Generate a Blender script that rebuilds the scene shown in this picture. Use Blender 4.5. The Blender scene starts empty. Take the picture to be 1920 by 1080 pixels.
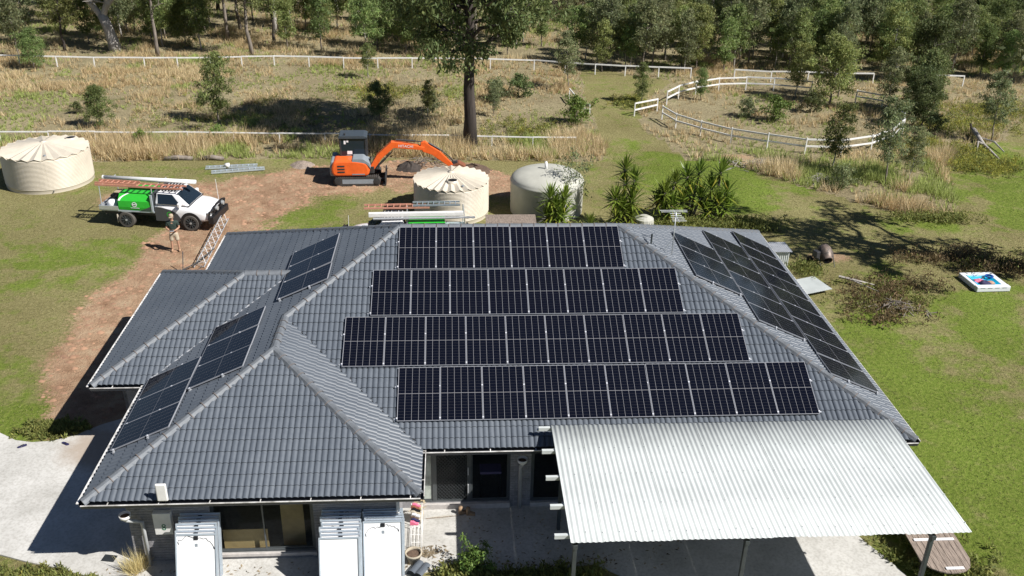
import bpy, bmesh, math, random
import numpy as np
from mathutils import Vector, Matrix

R = math.radians
PI = math.pi
sc = bpy.context.scene
col = sc.collection

# ---------------------------------------------------------------- camera
CAM = Vector((7.7974, -19.8403, 17.041))
yaw, pitch, roll = 0.0713, -0.4601, 0.0234
fw = Vector((math.sin(yaw)*math.cos(pitch), math.cos(yaw)*math.cos(pitch), math.sin(pitch)))
rt = Vector((math.cos(yaw), -math.sin(yaw), 0))
up = rt.cross(fw)
r2 = rt*math.cos(roll) + up*math.sin(roll)
u2 = -rt*math.sin(roll) + up*math.cos(roll)
cd = bpy.data.cameras.new('camera')
cam = bpy.data.objects.new('camera', cd)
col.objects.link(cam)
cam.matrix_world = Matrix(((r2.x, u2.x, -fw.x, CAM.x), (r2.y, u2.y, -fw.y, CAM.y), (r2.z, u2.z, -fw.z, CAM.z), (0, 0, 0, 1)))
cd.sensor_width = 36
cd.lens = 36*1726.57/1920
cd.clip_end = 3000
sc.camera = cam

# ---------------------------------------------------------------- sky, sun, exposure
SUN = Vector((0.8615, -0.4686, 1.0)).normalized()       # towards the sun
w = bpy.data.worlds.new('World')
sc.world = w
w.use_nodes = True
nt = w.node_tree
bg = nt.nodes['Background']
sky = nt.nodes.new('ShaderNodeTexSky')
sky.sky_type = 'NISHITA'
sky.sun_disc = False
sky.sun_elevation = math.asin(SUN.z)
sky.sun_rotation = math.atan2(SUN.x, SUN.y)
sky.air_density = 0.6
sky.dust_density = 0.15
nt.links.new(sky.outputs[0], bg.inputs[0])
bg.inputs[1].default_value = 0.05
sl = bpy.data.lights.new('sun', 'SUN')
sl.energy = 5.0
sl.angle = R(0.53)
sl.color = (1.0, 0.967, 0.915)
so = bpy.data.objects.new('sun', sl)
col.objects.link(so)
so.rotation_euler = SUN.to_track_quat('Z', 'Y').to_euler()
so.location = (20, -20, 40)
sc.view_settings.view_transform = 'Standard'
sc.view_settings.look = 'None'
sc.view_settings.exposure = 0.6
sc.view_settings.gamma = 1.0

# ---------------------------------------------------------------- helpers
rng = np.random.default_rng(7)
random.seed(7)


class MB:
    """collects faces, builds ONE mesh"""
    def __init__(s):
        s.v = []
        s.f = []

    def add(s, vs, fs):
        b = len(s.v)
        s.v += [tuple(p) for p in vs]
        s.f += [tuple(b+i for i in f) for f in fs]
        return s

    def box(s, x0, x1, y0, y1, z0, z1, M=None):
        vs = [Vector(p) for p in ((x0, y0, z0), (x1, y0, z0), (x1, y1, z0), (x0, y1, z0), (x0, y0, z1), (x1, y0, z1), (x1, y1, z1), (x0, y1, z1))]
        if M is not None:
            vs = [M @ p for p in vs]
        return s.add(vs, ((0, 3, 2, 1), (4, 5, 6, 7), (0, 1, 5, 4), (1, 2, 6, 5), (2, 3, 7, 6), (3, 0, 4, 7)))

    def tube(s, pts, rad, n=8, cap=True):
        pts = [Vector(p) for p in pts]
        if not hasattr(rad, '__len__'):
            rad = [rad]*len(pts)
        vs = []
        prev = None
        for i, p in enumerate(pts):
            d = (pts[min(i+1, len(pts)-1)]-pts[max(i-1, 0)])
            if d.length < 1e-9:
                d = Vector((0, 0, 1))
            d.normalize()
            if prev is None:
                a = d.orthogonal().normalized()
            else:
                a = (prev-d*prev.dot(d))
                a = a.normalized() if a.length > 1e-6 else d.orthogonal().normalized()
            prev = a
            b = d.cross(a)
            for k in range(n):
                t = 2*PI*k/n
                vs.append(p+(a*math.cos(t)+b*math.sin(t))*rad[i])
        fs = []
        for i in range(len(pts)-1):
            for k in range(n):
                fs.append((i*n+k, i*n+(k+1) % n, (i+1)*n+(k+1) % n, (i+1)*n+k))
        if cap:
            fs.append(tuple(range(n-1, -1, -1)))
            fs.append(tuple((len(pts)-1)*n+k for k in range(n)))
        return s.add(vs, fs)

    def lathe(s, prof, n=32, M=None, cap=False):
        vs = []
        for r_, z in prof:
            for k in range(n):
                t = 2*PI*k/n
                p = Vector((r_*math.cos(t), r_*math.sin(t), z))
                vs.append(M @ p if M is not None else p)
        fs = []
        for i in range(len(prof)-1):
            for k in range(n):
                fs.append((i*n+k, i*n+(k+1) % n, (i+1)*n+(k+1) % n, (i+1)*n+k))
        if cap:
            fs.append(tuple(range(n-1, -1, -1)))
            fs.append(tuple((len(prof)-1)*n+k for k in range(n)))
        return s.add(vs, fs)

    def prism(s, poly, y0, y1, M=None, y0s=1.0):
        """poly in (x,z), extruded along y"""
        n = len(poly)
        vs = [Vector((x, y0, z)) for x, z in poly]+[Vector((x, y1, z)) for x, z in poly]
        if M is not None:
            vs = [M @ p for p in vs]
        fs = [tuple(range(n)), tuple(range(2*n-1, n-1, -1))]
        for i in range(n):
            j = (i+1) % n
            fs.append((i, n+i, n+j, j))
        return s.add(vs, fs)

    def slab(s, poly, z0, z1):
        """poly in (x,y), extruded along z"""
        n = len(poly)
        vs = [(x, y, z0) for x, y in poly]+[(x, y, z1) for x, y in poly]
        fs = [tuple(range(n-1, -1, -1)), tuple(range(n, 2*n))]
        for i in range(n):
            j = (i+1) % n
            fs.append((i, j, n+j, n+i))
        return s.add(vs, fs)

    def mesh(s, name, smooth=False):
        m = bpy.data.meshes.new(name)
        m.from_pydata(s.v, [], s.f)
        m.update()
        if smooth:
            m.polygons.foreach_set('use_smooth', [True]*len(m.polygons))
        return m

    def build(s, name, mat, parent=None, smooth=False, bevel=0, loc=None, fix=False):
        m = s.mesh(name, smooth)
        if fix:
            bm = bmesh.new()
            bm.from_mesh(m)
            bmesh.ops.recalc_face_normals(bm, faces=bm.faces)
            bm.to_mesh(m)
            bm.free()
        o = link(name, m, mat, parent, loc)
        if bevel:
            b = o.modifiers.new('bevel', 'BEVEL')
            b.width = bevel
            b.segments = 2
            b.limit_method = 'ANGLE'
            b.angle_limit = R(40)
        return o


def link(name, mesh, mat=None, parent=None, loc=None, M=None):
    if mat is not None and len(mesh.materials) == 0:
        mesh.materials.append(mat)
    o = bpy.data.objects.new(name, mesh)
    col.objects.link(o)
    if parent is not None:
        o.parent = parent
    if M is not None:
        o.matrix_local = M
    elif loc is not None:
        o.location = loc
    return o


def tag(o, label=None, cat=None, group=None, kind=None):
    if label:
        o['label'] = label
    if cat:
        o['category'] = cat
    if group:
        o['group'] = group
    if kind:
        o['kind'] = kind
    return o


def thing(name, label, cat, loc=(0, 0, 0), rz=0, group=None, M=None):
    o = bpy.data.objects.new(name, None)
    o.empty_display_size = 0.2
    col.objects.link(o)
    if M is not None:
        o.matrix_world = M
    else:
        o.location = loc
        o.rotation_euler = (0, 0, rz)
    return tag(o, label, cat, group)


def kids(o):
    return KIDS.get(o.name, [])


KIDS = {}


def copy_tree(o, parent=None):
    c = o.copy()
    col.objects.link(c)
    if parent is not None:
        c.parent = parent
    for ch in list(o.children):
        copy_tree(ch, c)
    return c


def text_mesh(body, size):
    cu = bpy.data.curves.new('lettering', 'FONT')
    cu.body = body
    cu.size = size
    cu.align_x = 'CENTER'
    cu.align_y = 'CENTER'
    cu.extrude = 0.002
    o = bpy.data.objects.new('lettering_tmp', cu)
    col.objects.link(o)
    dg = bpy.context.evaluated_depsgraph_get()
    m = bpy.data.meshes.new_from_object(o.evaluated_get(dg))
    bpy.data.objects.remove(o)
    bpy.data.curves.remove(cu)
    m.materials.clear()
    return m


def basis(x, y, z, p):
    return Matrix(((x[0], y[0], z[0], p[0]), (x[1], y[1], z[1], p[1]), (x[2], y[2], z[2], p[2]), (0, 0, 0, 1)))


# ---------------------------------------------------------------- materials
def nodes_of(name):
    m = bpy.data.materials.new(name)
    m.use_nodes = True
    t = m.node_tree
    return m, t, t.nodes['Principled BSDF']


def mat(name, c, rough=0.6, metal=0.0, var=0.0, scale=4.0, bump=0.0, bscale=30.0, spec=0.5, c2=None, coat=0.0, stretch=None):
    m, t, b = nodes_of(name)
    b.inputs['Roughness'].default_value = rough
    b.inputs['Metallic'].default_value = metal
    b.inputs['Specular IOR Level'].default_value = spec
    b.inputs['Coat Weight'].default_value = coat
    b.inputs['Base Color'].default_value = (*c, 1)
    if var or c2 or bump:
        geo = t.nodes.new('ShaderNodeTexCoord')
        src = geo.outputs['Object']
        if stretch:
            mp = t.nodes.new('ShaderNodeMapping')
            mp.inputs['Scale'].default_value = stretch
            t.links.new(src, mp.inputs[0])
            src = mp.outputs[0]
        if var or c2:
            n = t.nodes.new('ShaderNodeTexNoise')
            n.inputs['Scale'].default_value = scale
            n.inputs['Detail'].default_value = 5
            n.inputs['Roughness'].default_value = 0.65
            t.links.new(src, n.inputs['Vector'])
            rp = t.nodes.new('ShaderNodeValToRGB')
            rp.color_ramp.elements[0].position = 0.32
            rp.color_ramp.elements[1].position = 0.68
            a = tuple(max(0, k*(1-var)) for k in c)
            d = tuple(min(1, k*(1+var)) for k in (c2 or c))
            rp.color_ramp.elements[0].color = (*a, 1)
            rp.color_ramp.elements[1].color = (*d, 1)
            t.links.new(n.outputs['Fac'], rp.inputs[0])
            t.links.new(rp.outputs[0], b.inputs['Base Color'])
        if bump:
            n2 = t.nodes.new('ShaderNodeTexNoise')
            n2.inputs['Scale'].default_value = bscale
            n2.inputs['Detail'].default_value = 4
            t.links.new(src, n2.inputs['Vector'])
            bp = t.nodes.new('ShaderNodeBump')
            bp.inputs['Strength'].default_value = bump
            bp.inputs['Distance'].default_value = 0.02
            t.links.new(n2.outputs['Fac'], bp.inputs['Height'])
            t.links.new(bp.outputs[0], b.inputs['Normal'])
    return m


def leaf_mat(name, c, trans=0.3, hue=0.0, val=0.25, rough=0.55, attr=True):
    """foliage: colour x per-leaf attribute tint x per-plant random, part translucent"""
    m, t, b = nodes_of(name)
    b.inputs['Roughness'].default_value = rough
    b.inputs['Specular IOR Level'].default_value = 0.25
    at = t.nodes.new('ShaderNodeAttribute')
    at.attribute_name = 'tint'
    oi = t.nodes.new('ShaderNodeObjectInfo')
    hs = t.nodes.new('ShaderNodeHueSaturation')
    mr = t.nodes.new('ShaderNodeMapRange')
    mr.inputs['To Min'].default_value = 1-val
    mr.inputs['To Max'].default_value = 1+val
    t.links.new(oi.outputs['Random'], mr.inputs['Value'])
    t.links.new(mr.outputs[0], hs.inputs['Value'])
    mh = t.nodes.new('ShaderNodeMapRange')
    mh.inputs['To Min'].default_value = 0.5-hue
    mh.inputs['To Max'].default_value = 0.5+hue
    ml = t.nodes.new('ShaderNodeMath')
    ml.operation = 'MULTIPLY'
    ml.inputs[1].default_value = 7.31
    fr = t.nodes.new('ShaderNodeMath')
    fr.operation = 'FRACT'
    t.links.new(oi.outputs['Random'], ml.inputs[0])
    t.links.new(ml.outputs[0], fr.inputs[0])
    t.links.new(fr.outputs[0], mh.inputs['Value'])
    t.links.new(mh.outputs[0], hs.inputs['Hue'])
    mx = t.nodes.new('ShaderNodeMix')
    mx.data_type = 'RGBA'
    mx.blend_type = 'MULTIPLY'
    mx.inputs['Factor'].default_value = 1.0
    mx.inputs['A'].default_value = (*c, 1)
    t.links.new(at.outputs['Color'], mx.inputs['B'])
    t.links.new(mx.outputs['Result'], hs.inputs['Color'])
    t.links.new(hs.outputs[0], b.inputs['Base Color'])
    tr = t.nodes.new('ShaderNodeBsdfTranslucent')
    t.links.new(hs.outputs[0], tr.inputs['Color'])
    ms = t.nodes.new('ShaderNodeMixShader')
    ms.inputs[0].default_value = trans
    t.links.new(b.outputs[0], ms.inputs[1])
    t.links.new(tr.outputs[0], ms.inputs[2])
    t.links.new(ms.outputs[0], t.nodes['Material Output'].inputs['Surface'])
    return m


def glass_mat(name, tint=(0.6, 0.65, 0.65), mixv=0.25, base=(0.01, 0.012, 0.014)):
    m, t, b = nodes_of(name)
    b.inputs['Base Color'].default_value = (*base, 1)
    b.inputs['Roughness'].default_value = 0.03
    tr = t.nodes.new('ShaderNodeBsdfTransparent')
    tr.inputs[0].default_value = (*tint, 1)
    ms = t.nodes.new('ShaderNodeMixShader')
    ms.inputs[0].default_value = mixv
    t.links.new(tr.outputs[0], ms.inputs[1])
    t.links.new(b.outputs[0], ms.inputs[2])
    t.links.new(ms.outputs[0], t.nodes['Material Output'].inputs['Surface'])
    return m


T = {}
T['tile'] = None
T['cap'] = mat('ridge cap concrete', (0.118, 0.129, 0.144), 0.6, var=0.35, scale=2.5, bump=0.3, bscale=40)
T['mortar'] = mat('bedding mortar', (0.15, 0.128, 0.118), 0.9, var=0.25, scale=8)
T['underlay'] = mat('roof underlay', (0.02, 0.022, 0.026), 0.8)
T['gutter'] = mat('charcoal gutter', (0.035, 0.038, 0.045), 0.45, var=0.2)
T['lip'] = mat('weathered gutter lip', (0.5, 0.48, 0.45), 0.5, var=0.35, scale=3, c2=(0.66, 0.65, 0.64))
T['tile_edge_shade'] = mat('tile edge painted shade', (0.028, 0.034, 0.046), 0.9)  # dark lip colour paints a shadow line along each tile course
T['galv'] = mat('galvanised flashing', (0.62, 0.63, 0.65), 0.42, 0.55, var=0.15, scale=6)
T['soffit'] = mat('soffit lining', (0.55, 0.54, 0.52), 0.7, var=0.05)
T['brick'] = mat('grey brick', (0.25, 0.245, 0.255), 0.85, var=0.25, scale=6, bump=0.4, bscale=60)
T['bedjoint'] = mat('brick mortar', (0.36, 0.35, 0.34), 0.9, var=0.12, scale=10)
T['sill'] = mat('pale sill brick', (0.46, 0.43, 0.41), 0.85, var=0.15, scale=6)
T['alu_dark'] = mat('grey window aluminium', (0.09, 0.1, 0.105), 0.4, 0.3, var=0.1)
T['glass'] = glass_mat('window glass', (0.78, 0.82, 0.8), 0.18)
T['glass_dark'] = glass_mat('shaded glass', (0.5, 0.53, 0.55), 0.3)
T['frost'] = mat('frosted glass painted reflection', (0.26, 0.29, 0.26), 0.25, var=0.3, scale=2.2, c2=(0.4, 0.44, 0.4))  # pale mottled colour paints in the reflection of bright ground and trees
T['plaster'] = mat('plasterboard', (0.5, 0.49, 0.47), 0.8)
T['conc'] = None
T['alu'] = mat('anodised aluminium', (0.62, 0.64, 0.67), 0.35, 0.6, var=0.06)
T['alu_frame'] = mat('old panel frame', (0.5, 0.56, 0.62), 0.4, 0.4, var=0.1)
T['backsheet'] = mat('white backsheet', (0.8, 0.8, 0.81), 0.45, var=0.02, scale=3)
T['black'] = mat('black plastic', (0.012, 0.012, 0.014), 0.45)
T['white_pipe'] = mat('white upvc', (0.72, 0.71, 0.69), 0.4, var=0.08)
T['grey_pipe'] = mat('grey painted downpipe', (0.38, 0.39, 0.4), 0.5, var=0.1)
T['zinc'] = mat('zincalume sheet', (0.52, 0.55, 0.54), 0.5, 0.0, var=0.09, scale=1.4, bump=0.05, bscale=9)
T['steel_dark'] = mat('dark painted steel', (0.06, 0.07, 0.075), 0.5, 0.2, var=0.15)
T['steel'] = mat('galvanised steel', (0.5, 0.52, 0.53), 0.45, 0.5, var=0.12)
T['cream'] = mat('cream tank steel', (0.54, 0.485, 0.4), 0.42, 0.0, var=0.1, scale=1.1)
T['poly'] = mat('beige poly tank', (0.43, 0.425, 0.375), 0.5, var=0.1, scale=1.5)
T['orange'] = mat('orange machine paint', (0.78, 0.125, 0.022), 0.38, var=0.12, scale=2.5)
T['machine_grey'] = mat('machine grey paint', (0.23, 0.26, 0.29), 0.45, var=0.1)
T['cab_dark'] = mat('dark cab paint', (0.05, 0.062, 0.075), 0.4, var=0.1)
T['machine_dark'] = mat('dark machine steel', (0.03, 0.03, 0.032), 0.55, var=0.3)
T['rubber'] = mat('track rubber', (0.045, 0.04, 0.036), 0.85, var=0.3, scale=5)
T['tyre'] = mat('dusty tyre', (0.075, 0.068, 0.06), 0.85, var=0.2, scale=6)
T['rust'] = mat('rusty bucket', (0.2, 0.07, 0.035), 0.7, var=0.3, scale=8)
T['rust_steel'] = mat('dirty mixer steel', (0.07, 0.068, 0.065), 0.55, 0.3, var=0.5, scale=6, c2=(0.16, 0.12, 0.1))
T['white_paint'] = mat('white car paint', (0.8, 0.8, 0.81), 0.25, var=0.02, scale=1, coat=0.5)
T['grey_paint'] = mat('charcoal car wrap', (0.06, 0.063, 0.068), 0.4)
T['green_paint'] = mat('bright green wrap', (0.03, 0.42, 0.035), 0.4, var=0.08)
T['car_glass'] = mat('tinted car glass', (0.012, 0.02, 0.03), 0.05)
T['ladder'] = mat('salmon fibreglass', (0.5, 0.235, 0.165), 0.6, var=0.15)
T['skin'] = mat('skin', (0.42, 0.24, 0.16), 0.6)
T['shirt'] = mat('dark green shirt', (0.022, 0.04, 0.032), 0.8, var=0.4, scale=9)
T['shorts'] = mat('khaki shorts', (0.42, 0.36, 0.27), 0.85, var=0.1, scale=9)
T['boot'] = mat('tan boots', (0.3, 0.2, 0.12), 0.8, var=0.15)
T['cap_cloth'] = mat('tan cap', (0.35, 0.28, 0.2), 0.85)
T['fence'] = mat('white fence paint', (0.74, 0.735, 0.72), 0.55, var=0.12, scale=3)
T['bark_dark'] = mat('dark ironbark', (0.045, 0.036, 0.031), 0.95, var=0.5, scale=3, bump=1.0, bscale=9, stretch=(1, 1, 0.15))
T['bark'] = mat('sapling bark', (0.2, 0.17, 0.145), 0.9, var=0.35, scale=4, bump=0.5, bscale=16, stretch=(1, 1, 0.2))
T['bark_pale'] = mat('pale gum bark', (0.34, 0.315, 0.29), 0.85, var=0.3, scale=2.5, bump=0.5, bscale=10, stretch=(1, 1, 0.25))
T['wood_grey'] = mat('weathered timber', (0.25, 0.2, 0.165), 0.85, var=0.45, scale=5, bump=0.4, bscale=25, stretch=(6, 0.6, 6))
T['ply'] = mat('plywood', (0.62, 0.44, 0.22), 0.7, var=0.15, scale=3)
T['terracotta'] = mat('stone pot', (0.4, 0.35, 0.27), 0.85, var=0.2)
T['soil'] = mat('dry soil', (0.1, 0.065, 0.045), 0.95, var=0.4, scale=14)
T['green_logo'] = mat('green emblem', (0.01, 0.16, 0.08), 0.5)
T['lilac'] = mat('lilac cushion', (0.5, 0.4, 0.8), 0.8)
T['cyan'] = mat('cyan vinyl', (0.01, 0.42, 0.68), 0.35)
T['blue'] = mat('blue vinyl', (0.01, 0.08, 0.36), 0.4)
T['pink'] = mat('pink cloth', (0.7, 0.15, 0.25), 0.8)
T['navy'] = mat('navy cloth', (0.02, 0.018, 0.07), 0.8)
T['white_vinyl'] = mat('white vinyl', (0.68, 0.7, 0.73), 0.45, var=0.05)
T['leaf'] = leaf_mat('eucalypt leaves', (0.2, 0.25, 0.085), 0.42, 0.03, 0.28)
T['leaf_grey'] = leaf_mat('grey green leaves', (0.215, 0.245, 0.12), 0.4, 0.02, 0.25)
T['leaf_dark'] = leaf_mat('dark leaves', (0.12, 0.155, 0.058), 0.36, 0.02, 0.25)
T['leaf_lush'] = leaf_mat('bright green leaves', (0.14, 0.22, 0.05), 0.33, 0.02, 0.2)
T['yucca'] = leaf_mat('yucca leaves', (0.18, 0.25, 0.045), 0.33, 0.012, 0.2, rough=0.4)
T['straw'] = leaf_mat('dry grass', (0.68, 0.595, 0.41), 0.4, 0, 0.0, rough=0.8)
T['weed'] = leaf_mat('green weeds', (0.21, 0.235, 0.07), 0.4, 0, 0.0, rough=0.7)


def make_special():
    # roof tiles: satin blue grey concrete with slight weathering and painted sheen patches
    m, t, b = nodes_of('roof tile')
    g = t.nodes.new('ShaderNodeNewGeometry')
    n1 = t.nodes.new('ShaderNodeTexNoise')
    n1.inputs['Scale'].default_value = 0.55
    n1.inputs['Detail'].default_value = 6
    n2 = t.nodes.new('ShaderNodeTexNoise')
    n2.inputs['Scale'].default_value = 9
    n2.inputs['Detail'].default_value = 3
    # one value per tile-sized cell
    sc_ = t.nodes.new('ShaderNodeVectorMath')
    sc_.operation = 'MULTIPLY'
    sc_.inputs[1].default_value = (3.33, 3.4, 3.4)
    fl = t.nodes.new('ShaderNodeVectorMath')
    fl.operation = 'FLOOR'
    wn = t.nodes.new('ShaderNodeTexWhiteNoise')
    t.links.new(g.outputs['Position'], sc_.inputs[0])
    t.links.new(sc_.outputs[0], fl.inputs[0])
    t.links.new(fl.outputs[0], wn.inputs['Vector'])
    t.links.new(g.outputs['Position'], n1.inputs['Vector'])
    t.links.new(g.outputs['Position'], n2.inputs['Vector'])
    a1 = t.nodes.new('ShaderNodeMath')
    a1.operation = 'MULTIPLY_ADD'
    a1.inputs[1].default_value = 0.55
    t.links.new(n1.outputs['Fac'], a1.inputs[0])
    a2 = t.nodes.new('ShaderNodeMath')
    a2.operation = 'MULTIPLY'
    a2.inputs[1].default_value = 0.3
    t.links.new(n2.outputs['Fac'], a2.inputs[0])
    t.links.new(a2.outputs[0], a1.inputs[2])
    a3 = t.nodes.new('ShaderNodeMath')
    a3.operation = 'MULTIPLY_ADD'
    a3.inputs[1].default_value = 0.06
    t.links.new(wn.outputs['Value'], a3.inputs[0])
    t.links.new(a1.outputs[0], a3.inputs[2])
    rp = t.nodes.new('ShaderNodeValToRGB')
    e = rp.color_ramp.elements
    e[0].position = 0.36
    e[0].color = (0.084, 0.098, 0.119, 1)
    e[1].position = 0.66
    e[1].color = (0.118, 0.134, 0.156, 1)
    e2 = e.new(0.74)
    e2.color = (0.15, 0.155, 0.165, 1)  # palest stop puts whitish sheen into the colour
    t.links.new(a3.outputs[0], rp.inputs[0])
    t.links.new(rp.outputs[0], b.inputs['Base Color'])
    b.inputs['Roughness'].default_value = 0.44
    b.inputs['Specular IOR Level'].default_value = 0.55
    bp = t.nodes.new('ShaderNodeBump')
    bp.inputs['Strength'].default_value = 0.15
    bp.inputs['Distance'].default_value = 0.01
    t.links.new(n2.outputs['Fac'], bp.inputs['Height'])
    t.links.new(bp.outputs[0], b.inputs['Normal'])
    T['tile'] = m

    # concrete: stains
    m, t, b = nodes_of('concrete')
    g = t.nodes.new('ShaderNodeNewGeometry')
    n1 = t.nodes.new('ShaderNodeTexNoise')
    n1.inputs['Scale'].default_value = 0.7
    n1.inputs['Detail'].default_value = 8
    n1.inputs['Roughness'].default_value = 0.68
    t.links.new(g.outputs['Position'], n1.inputs['Vector'])
    rp = t.nodes.new('ShaderNodeValToRGB')
    e = rp.color_ramp.elements
    e[0].position = 0.3
    e[0].color = (0.36, 0.35, 0.325, 1)
    e[1].position = 0.62
    e[1].color = (0.53, 0.52, 0.495, 1)
    t.links.new(n1.outputs['Fac'], rp.inputs[0])
    n3 = t.nodes.new('ShaderNodeTexNoise')
    n3.inputs['Scale'].default_value = 14
    n3.inputs['Detail'].default_value = 6
    t.links.new(g.outputs['Position'], n3.inputs['Vector'])
    mx = t.nodes.new('ShaderNodeMix')
    mx.data_type = 'RGBA'
    mx.blend_type = 'MULTIPLY'
    mx.inputs['Factor'].default_value = 0.3
    t.links.new(rp.outputs[0], mx.inputs['A'])
    r3 = t.nodes.new('ShaderNodeValToRGB')
    r3.color_ramp.elements[0].position = 0.35
    r3.color_ramp.elements[0].color = (0.45, 0.42, 0.38, 1)
    r3.color_ramp.elements[1].position = 0.55
    t.links.new(n3.outputs['Fac'], r3.inputs[0])
    t.links.new(r3.outputs[0], mx.inputs['B'])
    t.links.new(mx.outputs['Result'], b.inputs['Base Color'])
    b.inputs['Roughness'].default_value = 0.85
    bp = t.nodes.new('ShaderNodeBump')
    bp.inputs['Strength'].default_value = 0.25
    bp.inputs['Distance'].default_value = 0.02
    t.links.new(n3.outputs['Fac'], bp.inputs['Height'])
    t.links.new(bp.outputs[0], b.inputs['Normal'])
    vd = t.nodes.new('ShaderNodeVectorMath')
    vd.operation = 'DISTANCE'
    vd.inputs[1].default_value = (-2.75, 3.7, 0.05)
    t.links.new(g.outputs['Position'], vd.inputs[0])
    ad = t.nodes.new('ShaderNodeMath')
    ad.operation = 'MULTIPLY_ADD'
    ad.inputs[1].default_value = 2.2
    t.links.new(n1.outputs['Fac'], ad.inputs[0])
    t.links.new(vd.outputs['Value'], ad.inputs[2])
    mr = t.nodes.new('ShaderNodeMapRange')
    mr.inputs['From Min'].default_value = 1.9
    mr.inputs['From Max'].default_value = 2.7
    mr.inputs['To Min'].default_value = 0.75
    mr.inputs['To Max'].default_value = 0.0
    t.links.new(ad.outputs[0], mr.inputs['Value'])
    m2 = t.nodes.new('ShaderNodeMix')
    m2.data_type = 'RGBA'
    m2.inputs['B'].default_value = (0.33, 0.26, 0.2, 1)
    t.links.new(mr.outputs[0], m2.inputs['Factor'])
    t.links.new(mx.outputs['Result'], m2.inputs['A'])
    t.links.new(m2.outputs['Result'], b.inputs['Base Color'])
    T['conc'] = m

    # solar cells: near black blue silicon under glass; thin silver lines between half cells (print)
    m, t, b = nodes_of('solar cells')
    tc = t.nodes.new('ShaderNodeTexCoord')
    sp = t.nodes.new('ShaderNodeSeparateXYZ')
    t.links.new(tc.outputs['Object'], sp.inputs[0])
    d = t.nodes.new('ShaderNodeMath')
    d.operation = 'MULTIPLY'
    d.inputs[1].default_value = 1/0.0924
    t.links.new(sp.outputs['Y'], d.inputs[0])
    f = t.nodes.new('ShaderNodeMath')
    f.operation = 'FRACT'
    t.links.new(d.outputs[0], f.inputs[0])
    lt = t.nodes.new('ShaderNodeMath')
    lt.operation = 'LESS_THAN'
    lt.inputs[1].default_value = 0.045
    t.links.new(f.outputs[0], lt.inputs[0])
    mx = t.nodes.new('ShaderNodeMix')
    mx.data_type = 'RGBA'
    mx.inputs['A'].default_value = (0.0035, 0.0045, 0.010, 1)
    mx.inputs['B'].default_value = (0.05, 0.05, 0.055, 1)
    t.links.new(lt.outputs[0], mx.inputs['Factor'])
    t.links.new(mx.outputs['Result'], b.inputs['Base Color'])
    b.inputs['Roughness'].default_value = 0.07
    b.inputs['IOR'].default_value = 1.2
    T['cell'] = m
    T['laminate'] = mat('laminate between cells', (0.24, 0.24, 0.255), 0.3)
    T['panel_frame'] = mat('silver panel frame', (0.28, 0.29, 0.32), 0.4, 0.1, var=0.04)
    T['clamp'] = mat('bright clamp', (0.8, 0.81, 0.85), 0.3, 0.4)


make_special()

# ---------------------------------------------------------------- ground
def vnoise(x, y, s, seed):
    """cheap smooth value noise on numpy arrays"""
    x = np.asarray(x, float)/s
    y = np.asarray(y, float)/s
    xi = np.floor(x).astype(np.int64)
    yi = np.floor(y).astype(np.int64)
    fx = x-xi
    fy = y-yi
    fx = fx*fx*(3-2*fx)
    fy = fy*fy*(3-2*fy)

    def h(a, b):
        v = np.sin(a*127.1+b*311.7+seed*74.7)*43758.5453
        return v-np.floor(v)
    return (h(xi, yi)*(1-fx)+h(xi+1, yi)*fx)*(1-fy)+(h(xi, yi+1)*(1-fx)+h(xi+1, yi+1)*fx)*fy


def fbm(x, y, s, seed):
    return 0.5*vnoise(x, y, s, seed)+0.3*vnoise(x, y, s/2.1, seed+3)+0.2*vnoise(x, y, s/4.3, seed+5)


def sstep(a, b, v):
    t = np.clip((v-a)/(b-a), 0, 1)
    return t*t*(3-2*t)


def gh(x, y):
    """ground height: level round the house, gentle lumps in the paddock"""
    x = np.asarray(x, float)
    y = np.asarray(y, float)
    k = sstep(29, 40, y)+sstep(27, 36, x)*sstep(8, 16, y)
    k = np.clip(k, 0, 1)
    far = sstep(120, 300, np.hypot(x, y))
    return k*(0.22*(fbm(x, y, 7, 1)-0.5)) + 0.04*(fbm(x, y, 2.3, 9)-0.5)*np.clip(k+0.3*sstep(1, 3, np.maximum(y-16.5, np.abs(x-9.6)-12)), 0, 1) + far*6*(fbm(x, y, 140, 4)-0.4)


def seg_dist(x, y, pts):
    best = np.full(np.shape(x), 1e9)
    for (x0, y0, w0), (x1, y1, w1) in zip(pts[:-1], pts[1:]):
        dx, dy = x1-x0, y1-y0
        t = np.clip(((x-x0)*dx+(y-y0)*dy)/(dx*dx+dy*dy), 0, 1)
        d = np.hypot(x-(x0+t*dx), y-(y0+t*dy))/(w0+t*(w1-w0))
        best = np.minimum(best, d)
    return best


def in_poly(x, y, poly):
    x = np.asarray(x, float)
    y = np.asarray(y, float)
    r = np.zeros(np.shape(x), bool)
    n = len(poly)
    for i in range(n):
        x0, y0 = poly[i]
        x1, y1 = poly[(i+1) % n]
        c = ((y0 > y) != (y1 > y)) & (x < (x1-x0)*(y-y0)/((y1-y0) or 1e-9)+x0)
        r ^= c
    return r


PATH = [(-3.6, 5.6, 1.9), (-4.6, 9, 2.0), (-4.6, 14, 1.9), (-4.0, 18, 1.9), (-3.2, 21, 2.1), (-2, 24, 2.8), (0.5, 27, 2.6), (4, 28, 2.4), (8, 28.6, 2.0), (10.5, 26, 1.6)]
PATH2 = [(-8.5, 24.6, 1.6), (-5, 25.8, 2.6), (-1, 26, 2.6)]
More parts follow.
